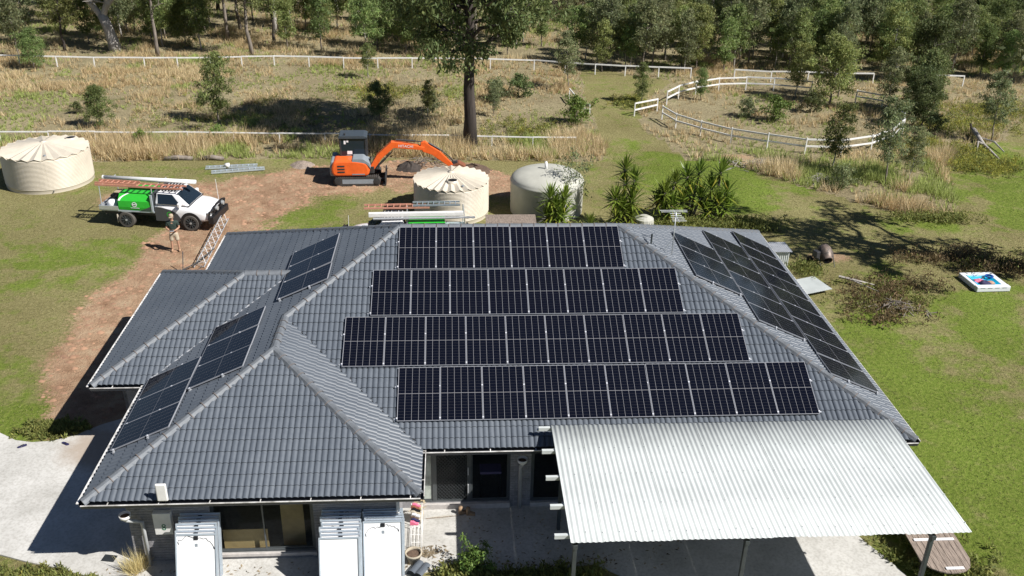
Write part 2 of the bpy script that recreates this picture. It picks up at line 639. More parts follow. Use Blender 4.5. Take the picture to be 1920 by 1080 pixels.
# edge of the long grass: left paddock and the rank grass round the ring on the right
RANK = [(21.3, 30.8), (23.3, 31.0), (25, 29.3), (26.7, 26.8), (28.8, 24.4), (30.6, 22.2), (33.3, 22.4), (35.3, 26.2), (36.5, 30), (38.5, 33), (43, 35), (47, 40), (60, 46), (60, 140), (20.5, 140), (20.5, 53), (25, 50.5), (21.5, 44.5), (20.7, 41.5), (20.2, 37.5), (21.0, 34)]


def zones(x, y):
    x = np.asarray(x, float)
    y = np.asarray(y, float)
    nz = fbm(x, y, 3.2, 21)
    n2 = fbm(x, y, 9, 31)
    n4 = fbm(x, y, 1.3, 33)
    d = seg_dist(x+2.2*(nz-0.5)+.9*(n4-.5), y+2.2*(n2-0.5), PATH)
    dirt = 1-sstep(0.35, 1.5, d+0.8*(n4-0.5))
    d2 = seg_dist(x, y+1.0*(nz-0.5), PATH2)
    dirt = np.maximum(dirt, 0.8*(1-sstep(0.45, 1.35, d2+0.9*(nz-0.5))))
    # scrapes on the right lawn
    for cx, cy, rr in ((24.9, 17.3, .8), (26.0, 30.4, 1.1), (24.6, 31.6, .8)):
        dirt = np.maximum(dirt, 0.7*(1-sstep(0.4, 1.2, np.hypot((x-cx)/1.8, y-cy)/rr+0.8*(nz-0.5))))
    # paddock of dry grass behind the first fence on the left; track of lawn goes up between
    tr = 17.2+0.06*(y-36)+1.3*(nz-0.5)
    left = sstep(30.2, 31.6, y+1.5*(n2-0.5))*(1-sstep(tr-1.0, tr+0.6, x))
    rank = in_poly(x+0.9*(nz-0.5), y+0.9*(n2-0.5), RANK).astype(float)
    dry = np.maximum(left, rank)
    dry = np.maximum(dry, sstep(52.5, 55, y+2*(n2-0.5)))
    return dirt, dry, nz, n2


def axis(spans):
    out = []
    for a, b, st in spans:
        out += list(np.arange(a, b-1e-6, st))
    out.append(spans[-1][1])
    return np.array(out)


gx = axis([(-900, -300, 100), (-300, -80, 20), (-80, -32, 4), (-32, 54, 0.4), (54, 100, 4), (100, 300, 20), (300, 900, 100)])
gy = axis([(-500, -100, 50), (-100, -20, 8), (-20, -4, 1.0), (-4, 62, 0.4), (62, 96, 1.0), (96, 160, 6), (160, 400, 24), (400, 1400, 100)])
GX, GY = np.meshgrid(gx, gy)
GZ = gh(GX, GY)
nxg, nyg = len(gx), len(gy)
me = bpy.data.meshes.new('ground')
me.vertices.add(nxg*nyg)
me.vertices.foreach_set('co', np.stack([GX, GY, GZ], -1).reshape(-1).astype(np.float32))
ii = (np.arange(nyg-1)[:, None]*nxg+np.arange(nxg-1)[None, :]).reshape(-1)
quads = np.stack([ii, ii+1, ii+nxg+1, ii+nxg], -1)
me.loops.add(quads.size)
me.loops.foreach_set('vertex_index', quads.reshape(-1).astype(np.int32))
me.polygons.add(len(quads))
me.polygons.foreach_set('loop_start', np.arange(0, quads.size, 4, dtype=np.int32))
me.polygons.foreach_set('use_smooth', np.ones(len(quads), bool))
me.update(calc_edges=True)
dirt, dry, nz, n2 = zones(GX, GY)
lush = sstep(0.42, 0.62, fbm(GX, GY, 5.5, 51))
# greener spots: right lawn near the house, track, left of the slab
right = sstep(17, 20, GX)*(1-sstep(30, 40, GY))
lush = np.clip(lush*(0.42+.43*right)+.3*right+.55*np.exp(-((GX+9.5)/3.2)**2-((GY-17.5)/3.0)**2)*(nz > .42)+.35*np.exp(-((GX+8.5)/2.5)**2-((GY-10)/3)**2)*(nz > .4)+.5*np.exp(-((GX-1)/3)**2-((GY-23)/2)**2)+0.75*np.exp(-((GX-23.5)/4.5)**2-((GY-3)/7.5)**2)+0.5*np.exp(-((GX-20)/3)**2-((GY-41)/4)**2)+0.8*np.exp(-((GX+5.6)/2.2)**2-((GY-5)/1.6)**2)+0.6*np.exp(-((GX+3.5)/3)**2-((GY+2.5)/1.5)**2), 0, 1)
zc = np.stack([dirt, dry, lush, np.ones_like(dirt)], -1).reshape(-1, 4).astype(np.float32)
ca = me.attributes.new('zone', 'FLOAT_COLOR', 'POINT')
ca.data.foreach_set('color', zc.reshape(-1))


def ground_mat():
    m, t, b = nodes_of('ground')
    N = t.nodes.new
    L = t.links.new
    at = N('ShaderNodeAttribute')
    at.attribute_name = 'zone'
    sp = N('ShaderNodeSeparateColor')
    L(at.outputs['Color'], sp.inputs[0])
    g = N('ShaderNodeNewGeometry')

    def noise(s, det=6, rough=0.65):
        n = N('ShaderNodeTexNoise')
        n.inputs['Scale'].default_value = s
        n.inputs['Detail'].default_value = det
        n.inputs['Roughness'].default_value = rough
        L(g.outputs['Position'], n.inputs['Vector'])
        return n.outputs['Fac']

    def ramp(src, *st):
        r_ = N('ShaderNodeValToRGB')
        e = r_.color_ramp.elements
        e[0].position, e[0].color = st[0][0], (*st[0][1], 1)
        e[1].position, e[1].color = st[-1][0], (*st[-1][1], 1)
        for p, c in st[1:-1]:
            q = e.new(p)
            q.color = (*c, 1)
        L(src, r_.inputs[0])
        return r_.outputs[0]

    def mix(f, a, b_, mode='MIX'):
        x = N('ShaderNodeMix')
        x.data_type = 'RGBA'
        x.blend_type = mode
        if isinstance(f, float):
            x.inputs['Factor'].default_value = f
        else:
            L(f, x.inputs['Factor'])
        L(a, x.inputs['A'])
        L(b_, x.inputs['B'])
        return x.outputs['Result']

    def thresh(z, n, amt=0.7, lo=0.42, hi=0.62):
        a = N('ShaderNodeMath')
        a.operation = 'MULTIPLY_ADD'
        a.inputs[1].default_value = amt
        L(n, a.inputs[0])
        L(z, a.inputs[2])
        s = N('ShaderNodeMapRange')
        s.interpolation_type = 'SMOOTHSTEP'
        s.inputs['From Min'].default_value = lo+amt*0.5
        s.inputs['From Max'].default_value = hi+amt*0.5
        L(a.outputs[0], s.inputs['Value'])
        return s.outputs[0]
    nA = noise(1.3)
    nB = noise(7.0, 5)
    nC = noise(26.0, 4, 0.7)
    nD = noise(0.35, 4)
    green = ramp(nB, (0.25, (0.09, 0.138, 0.018)), (0.5, (0.155, 0.21, 0.034)), (0.75, (0.24, 0.265, 0.07)))
    tan = ramp(nB, (0.25, (0.165, 0.15, 0.062)), (0.55, (0.255, 0.23, 0.105)), (0.8, (0.37, 0.315, 0.18)))
    lawn = mix(thresh(sp.outputs[2], nA, 2.4, 0.28, 0.95), tan, green)
    dryc = ramp(nB, (0.25, (0.15, 0.125, 0.076)), (0.5, (0.29, 0.245, 0.152)), (0.8, (0.46, 0.39, 0.255)))
    dryg = ramp(nB, (0.3, (0.085, 0.1, 0.03)), (0.8, (0.19, 0.2, 0.07)))
    dryc = mix(thresh(nD, nA, 0.8, 0.57, 0.8), dryc, dryg)
    soil = ramp(nA, (0.28, (0.25, 0.145, 0.09)), (0.5, (0.39, 0.255, 0.17)), (0.72, (0.48, 0.36, 0.25)))
    c = mix(thresh(sp.outputs[1], nB, 0.5), lawn, dryc)
    c = mix(thresh(sp.outputs[0], nB, 1.3, 0.3, 0.72), c, soil)
    big = ramp(noise(0.22, 4), (0.3, (0.8, 0.78, 0.74)), (0.7, (1.12, 1.14, 1.1)))
    c = mix(1.0, c, big, 'MULTIPLY')
    fine = ramp(nC, (0.3, (0.58, 0.58, 0.56)), (0.6, (1.0, 1.0, 1.0)))
    c = mix(0.85, c, fine, 'MULTIPLY')
    L(c, b.inputs['Base Color'])
    b.inputs['Roughness'].default_value = 0.95
    b.inputs['Specular IOR Level'].default_value = 0.15
    hgt = N('ShaderNodeMath')
    hgt.operation = 'MULTIPLY_ADD'
    hgt.inputs[1].default_value = 0.5
    L(nC, hgt.inputs[0])
    L(nB, hgt.inputs[2])
    bp = N('ShaderNodeBump')
    bp.inputs['Strength'].default_value = 0.9
    bp.inputs['Distance'].default_value = 0.09
    L(hgt.outputs[0], bp.inputs['Height'])
    L(bp.outputs[0], b.inputs['Normal'])
    return m


tag(link('ground', me, ground_mat()), kind='structure')

SLAB = [(-9.5, 5.3), (-6.25, 4.62), (-5.6, 4.2), (-5.07, 4.08), (-4.5, 4.12), (-3.9, 4.4), (-3.3, 4.95), (-2.7, 5.3), (-0.2, 5.5), (-0.2, 13.7), (19.6, 13.7), (19.6, 1.0), (18.55, 0.4), (18.6, -0.5), (18.85, -1.2), (19.2, -1.9), (19.45, -2.6), (19.6, -5.0), (12.6, -5.0), (12.3, -2.4), (11.4, -1.75), (9.8, -1.95), (8.6, -1.9), (7.5, -1.76), (6.4, -2.05), (5.2, -2.5), (3, -2.6), (0.4, -2.45), (-0.6, -1.95), (-1.6, -1.66), (-2.4, -1.35), (-3.1, -1.15), (-4.0, -0.82), (-6, -0.7), (-9.5, -0.9)]
tag(MB().slab(SLAB, -0.15, 0.05).build('concrete_paving', T['conc'], bevel=0.015), kind='structure')

# ---------------------------------------------------------------- house
EAVE = 2.47
PT = 0.4294
ct, st, tt = math.cos(PT), math.sin(PT), math.tan(PT)
XE, XW, YW, XWE, YB, XW1, Y1f, Y1b = 20.3158, -1.0819, -1.8375, 6.942, 14.4539, -2.6331, 3.3812, 10.994
OV = 0.6
house = thing('house', 'long brick house with dark grey tiled hip roof and white corrugated carport in front', 'house', (9.6, 7, 0))
house['label'] = 'single storey grey brick house under a dark tiled hip roof'
hinv = Matrix.Translation((-9.6, -7, 0))


def hp(o):
    """parent a world-space part to the house"""
    o.parent = house
    o.matrix_parent_inverse = hinv
    return o


k = (XWE-XW)/2
WX = (XW+XWE)/2
A_ = (WX, YW+k)
B_ = (WX, k)
RL = (XW+YB/2, YB/2)
RR = (XE-YB/2, YB/2)
k1 = (Y1b-Y1f)/2
W1A = (XW1+k1, Y1f+k1)
V1 = (XW+k1, Y1f+k1)
# name: origin, eave direction, upslope plan direction, convex pieces (plan points)
RLy = (RL[0]-(RL[1]-V1[1]), V1[1])
PLANES = {
    'front': ((0, 0), (1, 0), (0, 1), [[(XWE, 0), (XE, 0), RR, RL, B_]]),
    'wing': ((XW, YW), (1, 0), (0, 1), [[(XW, YW), (XWE, YW), A_]]),
    'wing_east': ((XWE, YW), (0, 1), (-1, 0), [[(XWE, YW), (XWE, 0), B_, A_]]),
    'east': ((XE, 0), (0, 1), (-1, 0), [[(XE, 0), (XE, YB), RR]]),
    'west': ((XW, YB), (0, -1), (1, 0), [
        [(XW, YW), A_, B_, (XW+(B_[1]-Y1f), B_[1]), (XW, Y1f)],
        [(XW+(B_[1]-Y1f), B_[1]), B_, RLy, V1],
        [V1, RLy, RL, (XW, YB), (XW, Y1b)]]),
    'back': ((XE, YB), (-1, 0), (0, -1), [[(XE, YB), (XW, YB), RL, RR]]),
    'w1_west': ((XW1, Y1b), (0, -1), (1, 0), [[(XW1, Y1b), (XW1, Y1f), W1A]]),
    'w1_front': ((XW1, Y1f), (1, 0), (0, 1), [[(XW1, Y1f), (XW, Y1f), V1, W1A]]),
    'w1_back': ((XW, Y1b), (-1, 0), (0, -1), [[(XW, Y1b), (XW1, Y1b), W1A, V1]]),
}


class Plane:
    def __init__(s, o, e, d):
        s.o = Vector((o[0], o[1], EAVE))
        s.e = Vector((e[0], e[1], 0))
        s.d2 = Vector((d[0], d[1], 0))
        s.d = Vector((d[0]*ct, d[1]*ct, st))
        s.n = Vector((-d[0]*st, -d[1]*st, ct))

    def p(s, a, v, h=0.0):
        return s.o+s.e*a+s.d*v+s.n*h

    def inv(s, pt):
        q = Vector((pt[0]-s.o.x, pt[1]-s.o.y, 0))
        return q.dot(s.e), q.dot(s.d2)/ct

    def M(s, a, v, h=0.0):
        return basis(s.e, s.d, s.n, s.p(a, v, h))


PL = {n: Plane(o, e, d) for n, (o, e, d, _) in PLANES.items()}
# pixel-calibrated: front face origin is world x, so panels use u = x

TW, TG = 0.30, 0.322
prof = []
for j in range(2):
    for tq in (0.0, 0.14, 0.32, 0.5, 0.68, 0.86):
        prof.append(((j+tq)*0.15, 0.042*math.sin(PI*tq)**0.6))
prof.append((0.30, 0.0))
npf = len(prof)
tv = []
for (a, h) in prof:
    tv.append((a, -0.012, h*0.92+0.006))
for (a, h) in prof:
    tv.append((a, -0.012, h+0.034))
for (a, h) in prof:
    tv.append((a, TG+0.02, h+0.008))
for (a, h) in prof:
    tv.append((a, -0.012, h+0.034))
tv = np.array(tv)
tf = []
for i in range(npf-1):
    tf.append((i, i+1, npf+i+1, npf+i))
    tf.append((3*npf+i, 3*npf+i+1, 2*npf+i+1, 2*npf+i))
tf = np.array(tf)

roof = bpy.data.objects.new('roof', None)
col.objects.link(roof)
hp(roof)
rinv = Matrix.Translation((-9.6, -7, 0))
tile_mesh = bpy.data.meshes.new('roof_tile')
tile_mesh.from_pydata([tuple(p) for p in tv], [], [tuple(int(q) for q in f) for f in tf])
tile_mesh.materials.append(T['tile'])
tile_mesh.materials.append(T['tile_edge_shade'])
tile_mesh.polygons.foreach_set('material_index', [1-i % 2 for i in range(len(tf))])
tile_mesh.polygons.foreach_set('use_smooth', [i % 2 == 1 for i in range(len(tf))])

full = []
for pn, (o, e, d, pieces) in PLANES.items():
    P = PL[pn]
    for piece in pieces:
        q = [P.inv(p) for p in piece]
        ar = sum(q[i][0]*q[(i+1) % len(q)][1]-q[(i+1) % len(q)][0]*q[i][1] for i in range(len(q)))
        if ar < 0:
            q = q[::-1]
        qa = np.array(q)
        a0 = math.floor(qa[:, 0].min()/TW)-1
        a1 = math.ceil(qa[:, 0].max()/TW)+1
        v1 = math.ceil(qa[:, 1].max()/TG)+1

        def inside(x, y, tol):
            m_ = 1e9
            for i in range(len(q)):
                x0, y0 = q[i]
                x1, y1 = q[(i+1) % len(q)]
                ln = math.hypot(x1-x0, y1-y0)
                if ln < 1e-6:
                    continue
                c_ = ((x1-x0)*(y-y0)-(y1-y0)*(x-x0))/ln
                m_ = min(m_, c_)
            return m_ > tol
        edge = []
        fl_ = []
        for i in range(a0, a1):
            for j in range(0, v1):
                cs = [(i*TW, j*TG+0.001), ((i+1)*TW, j*TG+0.001), (i*TW, (j+1)*TG+0.02), ((i+1)*TW, (j+1)*TG+0.02)]
                ins = [inside(x, y, 0) for x, y in cs]
                if all(ins):
                    fl_.append((i, j))
                elif any(ins) or inside((i+.5)*TW, (j+.5)*TG, -0.25):
                    edge.append((i, j))
        for i, j in fl_:
            c_ = P.p(i*TW+.15, j*TG+.16)
            full.append(((c_-CAM).length if pn in ('front', 'wing', 'wing_east', 'w1_front') else 999, pn, i, j))
        # clipped tiles of this piece
        mb = MB()
        for i, j in edge:
            mb.add([P.p(i*TW+x, j*TG+y, z) for x, y, z in tv], tf.tolist())
        m_ = mb.mesh('cut_tiles')
        m_.polygons.foreach_set('use_smooth', [i % 2 == 1 for i in range(len(m_.polygons))])
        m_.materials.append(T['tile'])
        m_.materials.append(T['tile_edge_shade'])
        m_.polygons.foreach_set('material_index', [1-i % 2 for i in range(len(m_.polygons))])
        bm = bmesh.new()
        bm.from_mesh(m_)
        for i in range(len(q)):
            x0, y0 = q[i]
            x1, y1 = q[(i+1) % len(q)]
            ln = math.hypot(x1-x0, y1-y0)
            if ln < 1e-6 or (abs(y0) < 0.02 and abs(y1) < 0.02):
                continue        # nothing is cut at the eave
            out = P.e*((y1-y0)/ln)-P.d*((x1-x0)/ln)
            bmesh.ops.bisect_plane(bm, geom=bm.verts[:]+bm.edges[:]+bm.faces[:], plane_co=P.p(x0, y0), plane_no=out, clear_outer=True)
        bm.to_mesh(m_)
        bm.free()
        ob = link('cut_tiles', m_, T['tile'], roof)
        ob['kind'] = 'stuff'
        # sarking under the tiles
        MB().add([P.p(x, y, -0.01) for x, y in q], [tuple(range(len(q)))]).build('roof_underlay', T['underlay'], roof)
full.sort()
for dist, pn, i, j in full[:300]:
    P = PL[pn]
    link('roof_tile', tile_mesh, None, roof, M=P.M(i*TW, j*TG))
mb_v, mb_f, cnt = [], [], 0
for dist, pn, i, j in full[300:]:
    P = PL[pn]
    M_ = np.array(P.M(i*TW, j*TG))
    vv = tv@M_[:3, :3].T+M_[:3, 3]
    mb_v.append(vv)
    mb_f.append(tf+cnt)
    cnt += len(tv)
m_ = bpy.data.meshes.new('roof_tiles')
m_.from_pydata(np.concatenate(mb_v).tolist(), [], np.concatenate(mb_f).tolist())
m_.polygons.foreach_set('use_smooth', [i % 2 == 1 for i in range(len(m_.polygons))])
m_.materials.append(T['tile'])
m_.materials.append(T['tile_edge_shade'])
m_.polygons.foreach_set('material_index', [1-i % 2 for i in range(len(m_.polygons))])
ob = link('roof_tiles', m_, T['tile'], roof)
ob['kind'] = 'stuff'
# the roof empty sits at the house; tile matrices above are world = house-local + origin
for ch in roof.children:
    ch.matrix_parent_inverse = Matrix.Identity(4)

# ridge and hip caps
capv = [(-.135, -.06), (-.125, -.02), (-.07, .045), (0, .066), (.07, .045), (.125, -.02), (.135, -.06)]
cvs = [(0.0, y*1.06, z+0.012) for y, z in capv]+[(0.43, y*0.94, z-0.004) for y, z in capv]
cvs += [(0.0, y*0.9, z-0.03) for y, z in capv]
cfs = []
for i in range(6):
    cfs.append((i, i+1, 7+i+1, 7+i))
    cfs.append((14+i, 14+i+1, i+1, i))
cap_mesh = bpy.data.meshes.new('ridge_cap')
cap_mesh.from_pydata(cvs, [], cfs)
cap_mesh.materials.append(T['cap'])
bedv = [(-.01, y*1.08, z+0.016) for y, z in capv]+[(0.012, y*1.08, z+0.016) for y, z in capv]
bed_mesh = bpy.data.meshes.new('mortar_joint')
bed_mesh.from_pydata(bedv, [], [(i, i+1, 7+i+1, 7+i) for i in range(6)])
bed_mesh.materials.append(T['mortar'])


def z_at(p, h):
    return Vector((p[0], p[1], EAVE+h*tt))


def caps(p0, p1):
    d = (p1-p0)
    ln = d.length
    d.normalize()
    n = max(1, round(ln/0.39))
    y = Vector((0, 0, 1)).cross(d).normalized()
    z = d.cross(y)
    for i in range(n):
        p = p0+d*(ln*i/n)+z*0.03
        jit = random.uniform(-.006, .006)
        c_ = link('ridge_cap', cap_mesh, None, roof, M=basis(d*(ln/n/0.39), y, z, p+y*jit))
        if i:
            link('mortar_joint', bed_mesh, None, c_)


HL = [(z_at((XW, YW), 0), z_at(A_, k)), (z_at((XWE, YW), 0), z_at(A_, k)), (z_at(A_, k), z_at(B_, k)),
      (z_at(B_, k), z_at(RL, YB/2)), (z_at((XE, 0), 0), z_at(RR, YB/2)), (z_at(RL, YB/2), z_at(RR, YB/2)),
      (z_at((XW, YB), 0), z_at(RL, YB/2)), (z_at((XE, YB), 0), z_at(RR, YB/2)),
      (z_at((XW1, Y1f), 0), z_at(W1A, k1)), (z_at((XW1, Y1b), 0), z_at(W1A, k1)), (z_at(W1A, k1), z_at(V1, k1))]
for a, b in HL:
    caps(a, b)


# valleys: folded metal
def valley(p0, p1, n0, n1, wv, mat_, h=0.03):
    mb = MB()
    N_ = 24
    d = p1-p0
    for i in range(N_):
        for n_ in (n0, n1):
            side = Vector((0, 0, 1)).cross(d).normalized()
            if side.dot(Vector((n_.x, n_.y, 0))) > 0:
                side = -side
            s0 = (side-n_*side.dot(n_)).normalized()
            a, b = p0+d*(i/N_), p0+d*((i+1)/N_)
            w0 = wv*random.uniform(.55, 1.3)
            w1 = wv*random.uniform(.55, 1.3)
            mb.add([a+n_*h, b+n_*h, b+s0*w1+n_*h, a+s0*w0+n_*h], [(0, 1, 2, 3)])
    return mb.build('valley_flashing', mat_, roof)


valley(z_at((XW, Y1f), 0), z_at(V1, k1), PL['w1_front'].n, PL['west'].n, 0.05, T['galv'], 0.055)
valley(z_at((XWE, 0), 0), z_at(B_, k), PL['front'].n, PL['wing_east'].n, 0.045, T['underlay'], 0.05)
valley(z_at((XW, Y1b), 0), z_at(V1, k1), PL['w1_back'].n, PL['west'].n, 0.05, T['galv'], 0.055)

# gutters, fascia, soffit
EDGES = [((XW, YW), (XWE, YW)), ((XWE, YW), (XWE, 0)), ((XWE, 0), (XE, 0)), ((XE, 0), (XE, YB)), ((XE, YB), (XW, YB)),
         ((XW, YB), (XW, Y1b)), ((XW, Y1b), (XW1, Y1b)), ((XW1, Y1b), (XW1, Y1f)), ((XW1, Y1f), (XW, Y1f)), ((XW, Y1f), (XW, YW))]
for (a, b) in EDGES:
    a = Vector((*a, 0))
    b = Vector((*b, 0))
    d = (b-a)
    ln = d.length
    d.normalize()
    o_ = Vector((d.y, -d.x, 0))      # outward (walk keeps house on the left)
    M_ = basis(d, o_, Vector((0, 0, 1)), Vector((a.x, a.y, EAVE)))
    x0 = -0.02
    x1 = ln+0.02
    # trough: bottom, back, front as an open channel
    pr = [(-.035, 0.0), (-.035, -.12), (.085, -.12), (.105, -.02), (.098, -.018), (.078, -.108), (-.028, -.108), (-.028, 0.0)]
    vs = [M_ @ Vector((x0 if sgn == 0 else x1, y, z-0.012)) for sgn in (0, 1) for y, z in pr]
    n = len(pr)
    mb = MB().add(vs, [tuple(range(n)), tuple(range(2*n-1, n-1, -1))]+[(i, n+i, n+(i+1) % n, (i+1) % n) for i in range(n)])
    g_ = hp(mb.build('gutter', T['gutter'], fix=True))
    lip = MB().box(x0, x1, .096, .15 if o_.x < -.5 else .116, -.036, -.014, M_)
    for q_ in np.arange(0.6, ln, 1.2):
        lip.box(q_-.012, q_+.012, -.02, .1, -.016, -.008, M_)
    lip.build('gutter_lip', T['lip'], g_)
    hp(MB().box(x0+.02, x1-.02, -.06, -.04, -.2, -.02, M_).build('fascia', T['gutter']))


def soff(x0, x1, y0, y1):
    return hp(MB().box(x0, x1, y0, y1, EAVE-.19, EAVE-.175).build('soffit', T['soffit']))


soff(XW+.06, XWE-.06, YW+.06, YW+OV+.1)
soff(XWE-OV-.05, XWE-.06, YW+OV+.1, 0.06)
soff(XWE-OV-.05, XE-.06, 0.06, OV+.1)
soff(XE-OV-.1, XE-.06, OV+.1, YB-.06)
soff(XW+.06, XE-OV-.1, YB-OV-.1, YB-.06)
soff(XW+.06, XW+OV+.1, Y1b+.05, YB-OV-.1)
soff(XW+.06, XW+OV+.1, YW+OV+.1, Y1f+OV)
soff(XW1+.06, XW+OV+.1, Y1f+.06, Y1f+OV)
soff(XW1+.06, XW1+OV+.1, Y1f+OV, Y1b-.05)
soff(XW1+OV+.1, XW+OV+.1, Y1b-OV-.1, Y1b-.05)
# ceiling keeps the daylight out of the rooms
hp(MB().box(XW+OV+.1, XE-OV-.1, OV+.1, YB-OV-.1, EAVE-.15, EAVE-.13).build('ceiling', T['plaster']))
hp(MB().box(XW+OV+.1, XWE-OV-.05, YW+OV+.1, OV+.1, EAVE-.15, EAVE-.13).build('ceiling', T['plaster']))

# walls
WT = 2.3
brick_all = []
brick_mesh = MB().box(0, 0.226, -0.012, 0.03, 0, 0.072).mesh('brick')
brick_mesh.materials.append(T['brick'])
half_mesh = MB().box(0, 0.106, -0.012, 0.03, 0, 0.072).mesh('brick')
half_mesh.materials.append(T['brick'])


def wall(a, b, z0=0.0, z1=WT, bricks=True, th=0.1):
    """a->b with the outside on the right"""
    a = Vector((*a, 0))
    b = Vector((*b, 0))
    d = b-a
    ln = d.length
    d.normalize()
    y = Vector((0, 0, 1)).cross(d)
    M_ = basis(d, y, Vector((0, 0, 1)), a)
    w_ = hp(MB().box(0, ln, 0.0, th, z0, z1, M_).build('wall', T['bedjoint'] if bricks else T['brick']))
    if bricks:
        r_ = 0
        z = z0+0.006
        while z+0.072 <= z1+0.001:
            x = 0.0
            if r_ % 2:
                brick_all.append((w_, M_ @ Matrix.Translation((x, 0, z)), half_mesh))
                x += 0.116
            while x+0.226 <= ln+0.001:
                brick_all.append((w_, M_ @ Matrix.Translation((x, 0, z)), brick_mesh))
                x += 0.236
            if ln-x > 0.09:
                rem = ln-x-0.004
                mm = MB().box(0, rem, -0.012, 0.03, 0, 0.072).mesh('brick')
                mm.materials.append(T['brick'])
                brick_all.append((w_, M_ @ Matrix.Translation((x, 0, z)), mm))
            z += 0.083
            r_ += 1
    return w_


wy, my = YW+OV, OV
xl, xr = XW+OV+.12, XWE-OV      # wing side walls
wall((xl, wy), (1.66, wy))
wall((1.66, wy), (4.22, wy), 0.0, 0.25)
wall((1.66, wy), (4.22, wy), 2.12, WT)
wall((4.22, wy), (xr, wy))
wall((xr, wy), (xr, my), bricks=False)
wall((6.84, my), (9.33, my), 0.0, 0.22, bricks=False)
wall((xr, my), (6.84, my), bricks=False)
wall((9.33, my), (9.9, my))
wall((9.9, my), (12.9, my), 0.0, 0.2, bricks=False)
wall((12.9, my), (XE-OV, my), bricks=False)
wall((XE-OV, my), (XE-OV, YB-OV), bricks=False)
wall((XE-OV, YB-OV), (XW+OV, YB-OV), bricks=False)
wall((XW+OV, YB-OV), (XW+OV, Y1b-OV), bricks=False)
wall((XW+OV, Y1b-OV), (XW1+OV, Y1b-OV), bricks=False)
wall((XW1+OV, Y1b-OV), (XW1+OV, Y1f+OV), bricks=False)
wall((XW1+OV, Y1f+OV), (xl, Y1f+OV), bricks=False)
wall((xl, Y1f+OV), (xl, wy), bricks=False)
brick_all.sort(key=lambda q: (q[1].translation-CAM).length)
for w_, M_, mm in brick_all[:300]:
    b_ = link('brick', mm, None, w_, M=M_)
rest = {}
for w_, M_, mm in brick_all[300:]:
    rest.setdefault(w_.name, (w_, MB()))[1].add([M_ @ v.co for v in mm.vertices], [tuple(p.vertices) for p in mm.polygons])
for w_, mb in rest.values():
    ob = mb.build('brickwork', T['brick'], w_)
    ob['kind'] = 'stuff'
# projecting pale sills
hp(MB().box(1.64, 4.24, wy-.07, wy-.014, 0.17, 0.262).build('window_sill', T['sill'], bevel=.006))
hp(MB().box(6.84, 9.33, my-.09, my-.004, 0.05, 0.21).build('door_sill', T['sill'], bevel=.006))
hp(MB().box(9.9, 12.9, my-.07, my-.004, 0.05, 0.19).build('door_sill', T['sill'], bevel=.006))


# glazing
def frame(x0, x1, z0, z1, y, t=0.05, dpt=0.06):
    mb = MB()
    mb.box(x0, x1, y, y+dpt, z0, z0+t).box(x0, x1, y, y+dpt, z1-t, z1)
    mb.box(x0, x0+t, y, y+dpt, z0+t, z1-t).box(x1-t, x1, y, y+dpt, z0+t, z1-t)
    return mb


def window(name, x0, x1, z0, z1, y, gm, split=True):
    f = hp(frame(x0, x1, z0, z1, y+.02).build(name, T['alu_dark']))
    if split:
        xm = (x0+x1)/2
        sp = [(x0+.05, xm+.025, y+.03), (xm-.025, x1-.05, y+.058)]
    else:
        sp = [(x0+.05, x1-.05, y+.04)]
    for a, b, yy in sp:
        s_ = frame(a, b, z0+.05, z1-.05, yy, .04, .024).build('sash', T['alu_dark'], f)
        p_ = MB().add([(a+.04, yy+.01, z0+.09), (b-.04, yy+.01, z0+.09), (b-.04, yy+.01, z1-.09), (a+.04, yy+.01, z1-.09)], [(0, 1, 2, 3)]).build('pane', gm, f)
    return f


window('window', 1.66, 4.22, 0.265, 2.12, wy, T['glass'])
window('side_light', 6.86, 7.24, 0.225, 2.28, my, T['frost'], False)
window('sliding_door', 8.2, 9.33, 0.225, 2.28, my, T['glass_dark'], False)
window('sliding_door', 9.9, 12.9, 0.205, 2.28, my, T['glass_dark'])
sd = hp(frame(7.24, 8.2, 0.225, 2.28, my+.02, 0.06).build('security_door', T['alu_dark']))
mb = MB()
x0, x1, z0, z1 = 7.3, 8.14, 0.285, 2.22
sp_ = 0.12
for s_ in (1, -1):
    c_ = -4.0
    while c_ < 4.0:
        # line z = z0 + s*(x-x0)*1.25 + c
        pts = []
        for xx in (x0, x1):
            zz = z0+s_*(xx-x0)*1.25+c_
            if z0 <= zz <= z1:
                pts.append((xx, zz))
        for zz in (z0, z1):
            xx = x0+s_*(zz-z0-c_)/1.25
            if x0 < xx < x1:
                pts.append((xx, zz))
        if len(pts) >= 2:
            (xa, za), (xb, zb) = pts[0], pts[1]
            mb.tube([(xa, my+.035+.004*s_, za), (xb, my+.035+.004*s_, zb)], 0.005, 4)
        c_ += sp_
mb.build('diamond_grille', T['alu_dark'], sd)
MB().add([(7.3, my+.06, .285), (8.14, my+.06, .285), (8.14, my+.06, 2.22), (7.3, my+.06, 2.22)], [(0, 1, 2, 3)]).build('pane', T['glass_dark'], sd)
MB().box(8.155, 8.185, my-.03, my+.02, .55, .82).box(8.155, 8.185, my-.012, my+.02, 1.15, 1.4).build('handle', T['grey_pipe'], sd)


# downpipes with white rain heads
def downpipe(x, y, hx, hy, hz):
    dp = hp(MB().tube([(x, y, 0.05), (x, y, hz-.3), ((x+hx)/2, (y+hy)/2, hz-.15), (hx, hy, hz)], 0.05, 12).build('downpipe', T['grey_pipe'], smooth=True))
    prf = [(.05, 0), (.06, .04), (.125, .08), (.145, .18), (.13, .18), (.11, .09), (.045, .06)]
    h_ = MB().lathe(prf, 20, Matrix.Translation((hx, hy, hz))).build('rain_head', T['white_pipe'], dp, smooth=True)
    MB().lathe([(.112, .12), (.05, .135), (.001, .138)], 14, Matrix.Translation((hx, hy, hz))).build('leaf_screen', T['soil'], h_)
    return dp


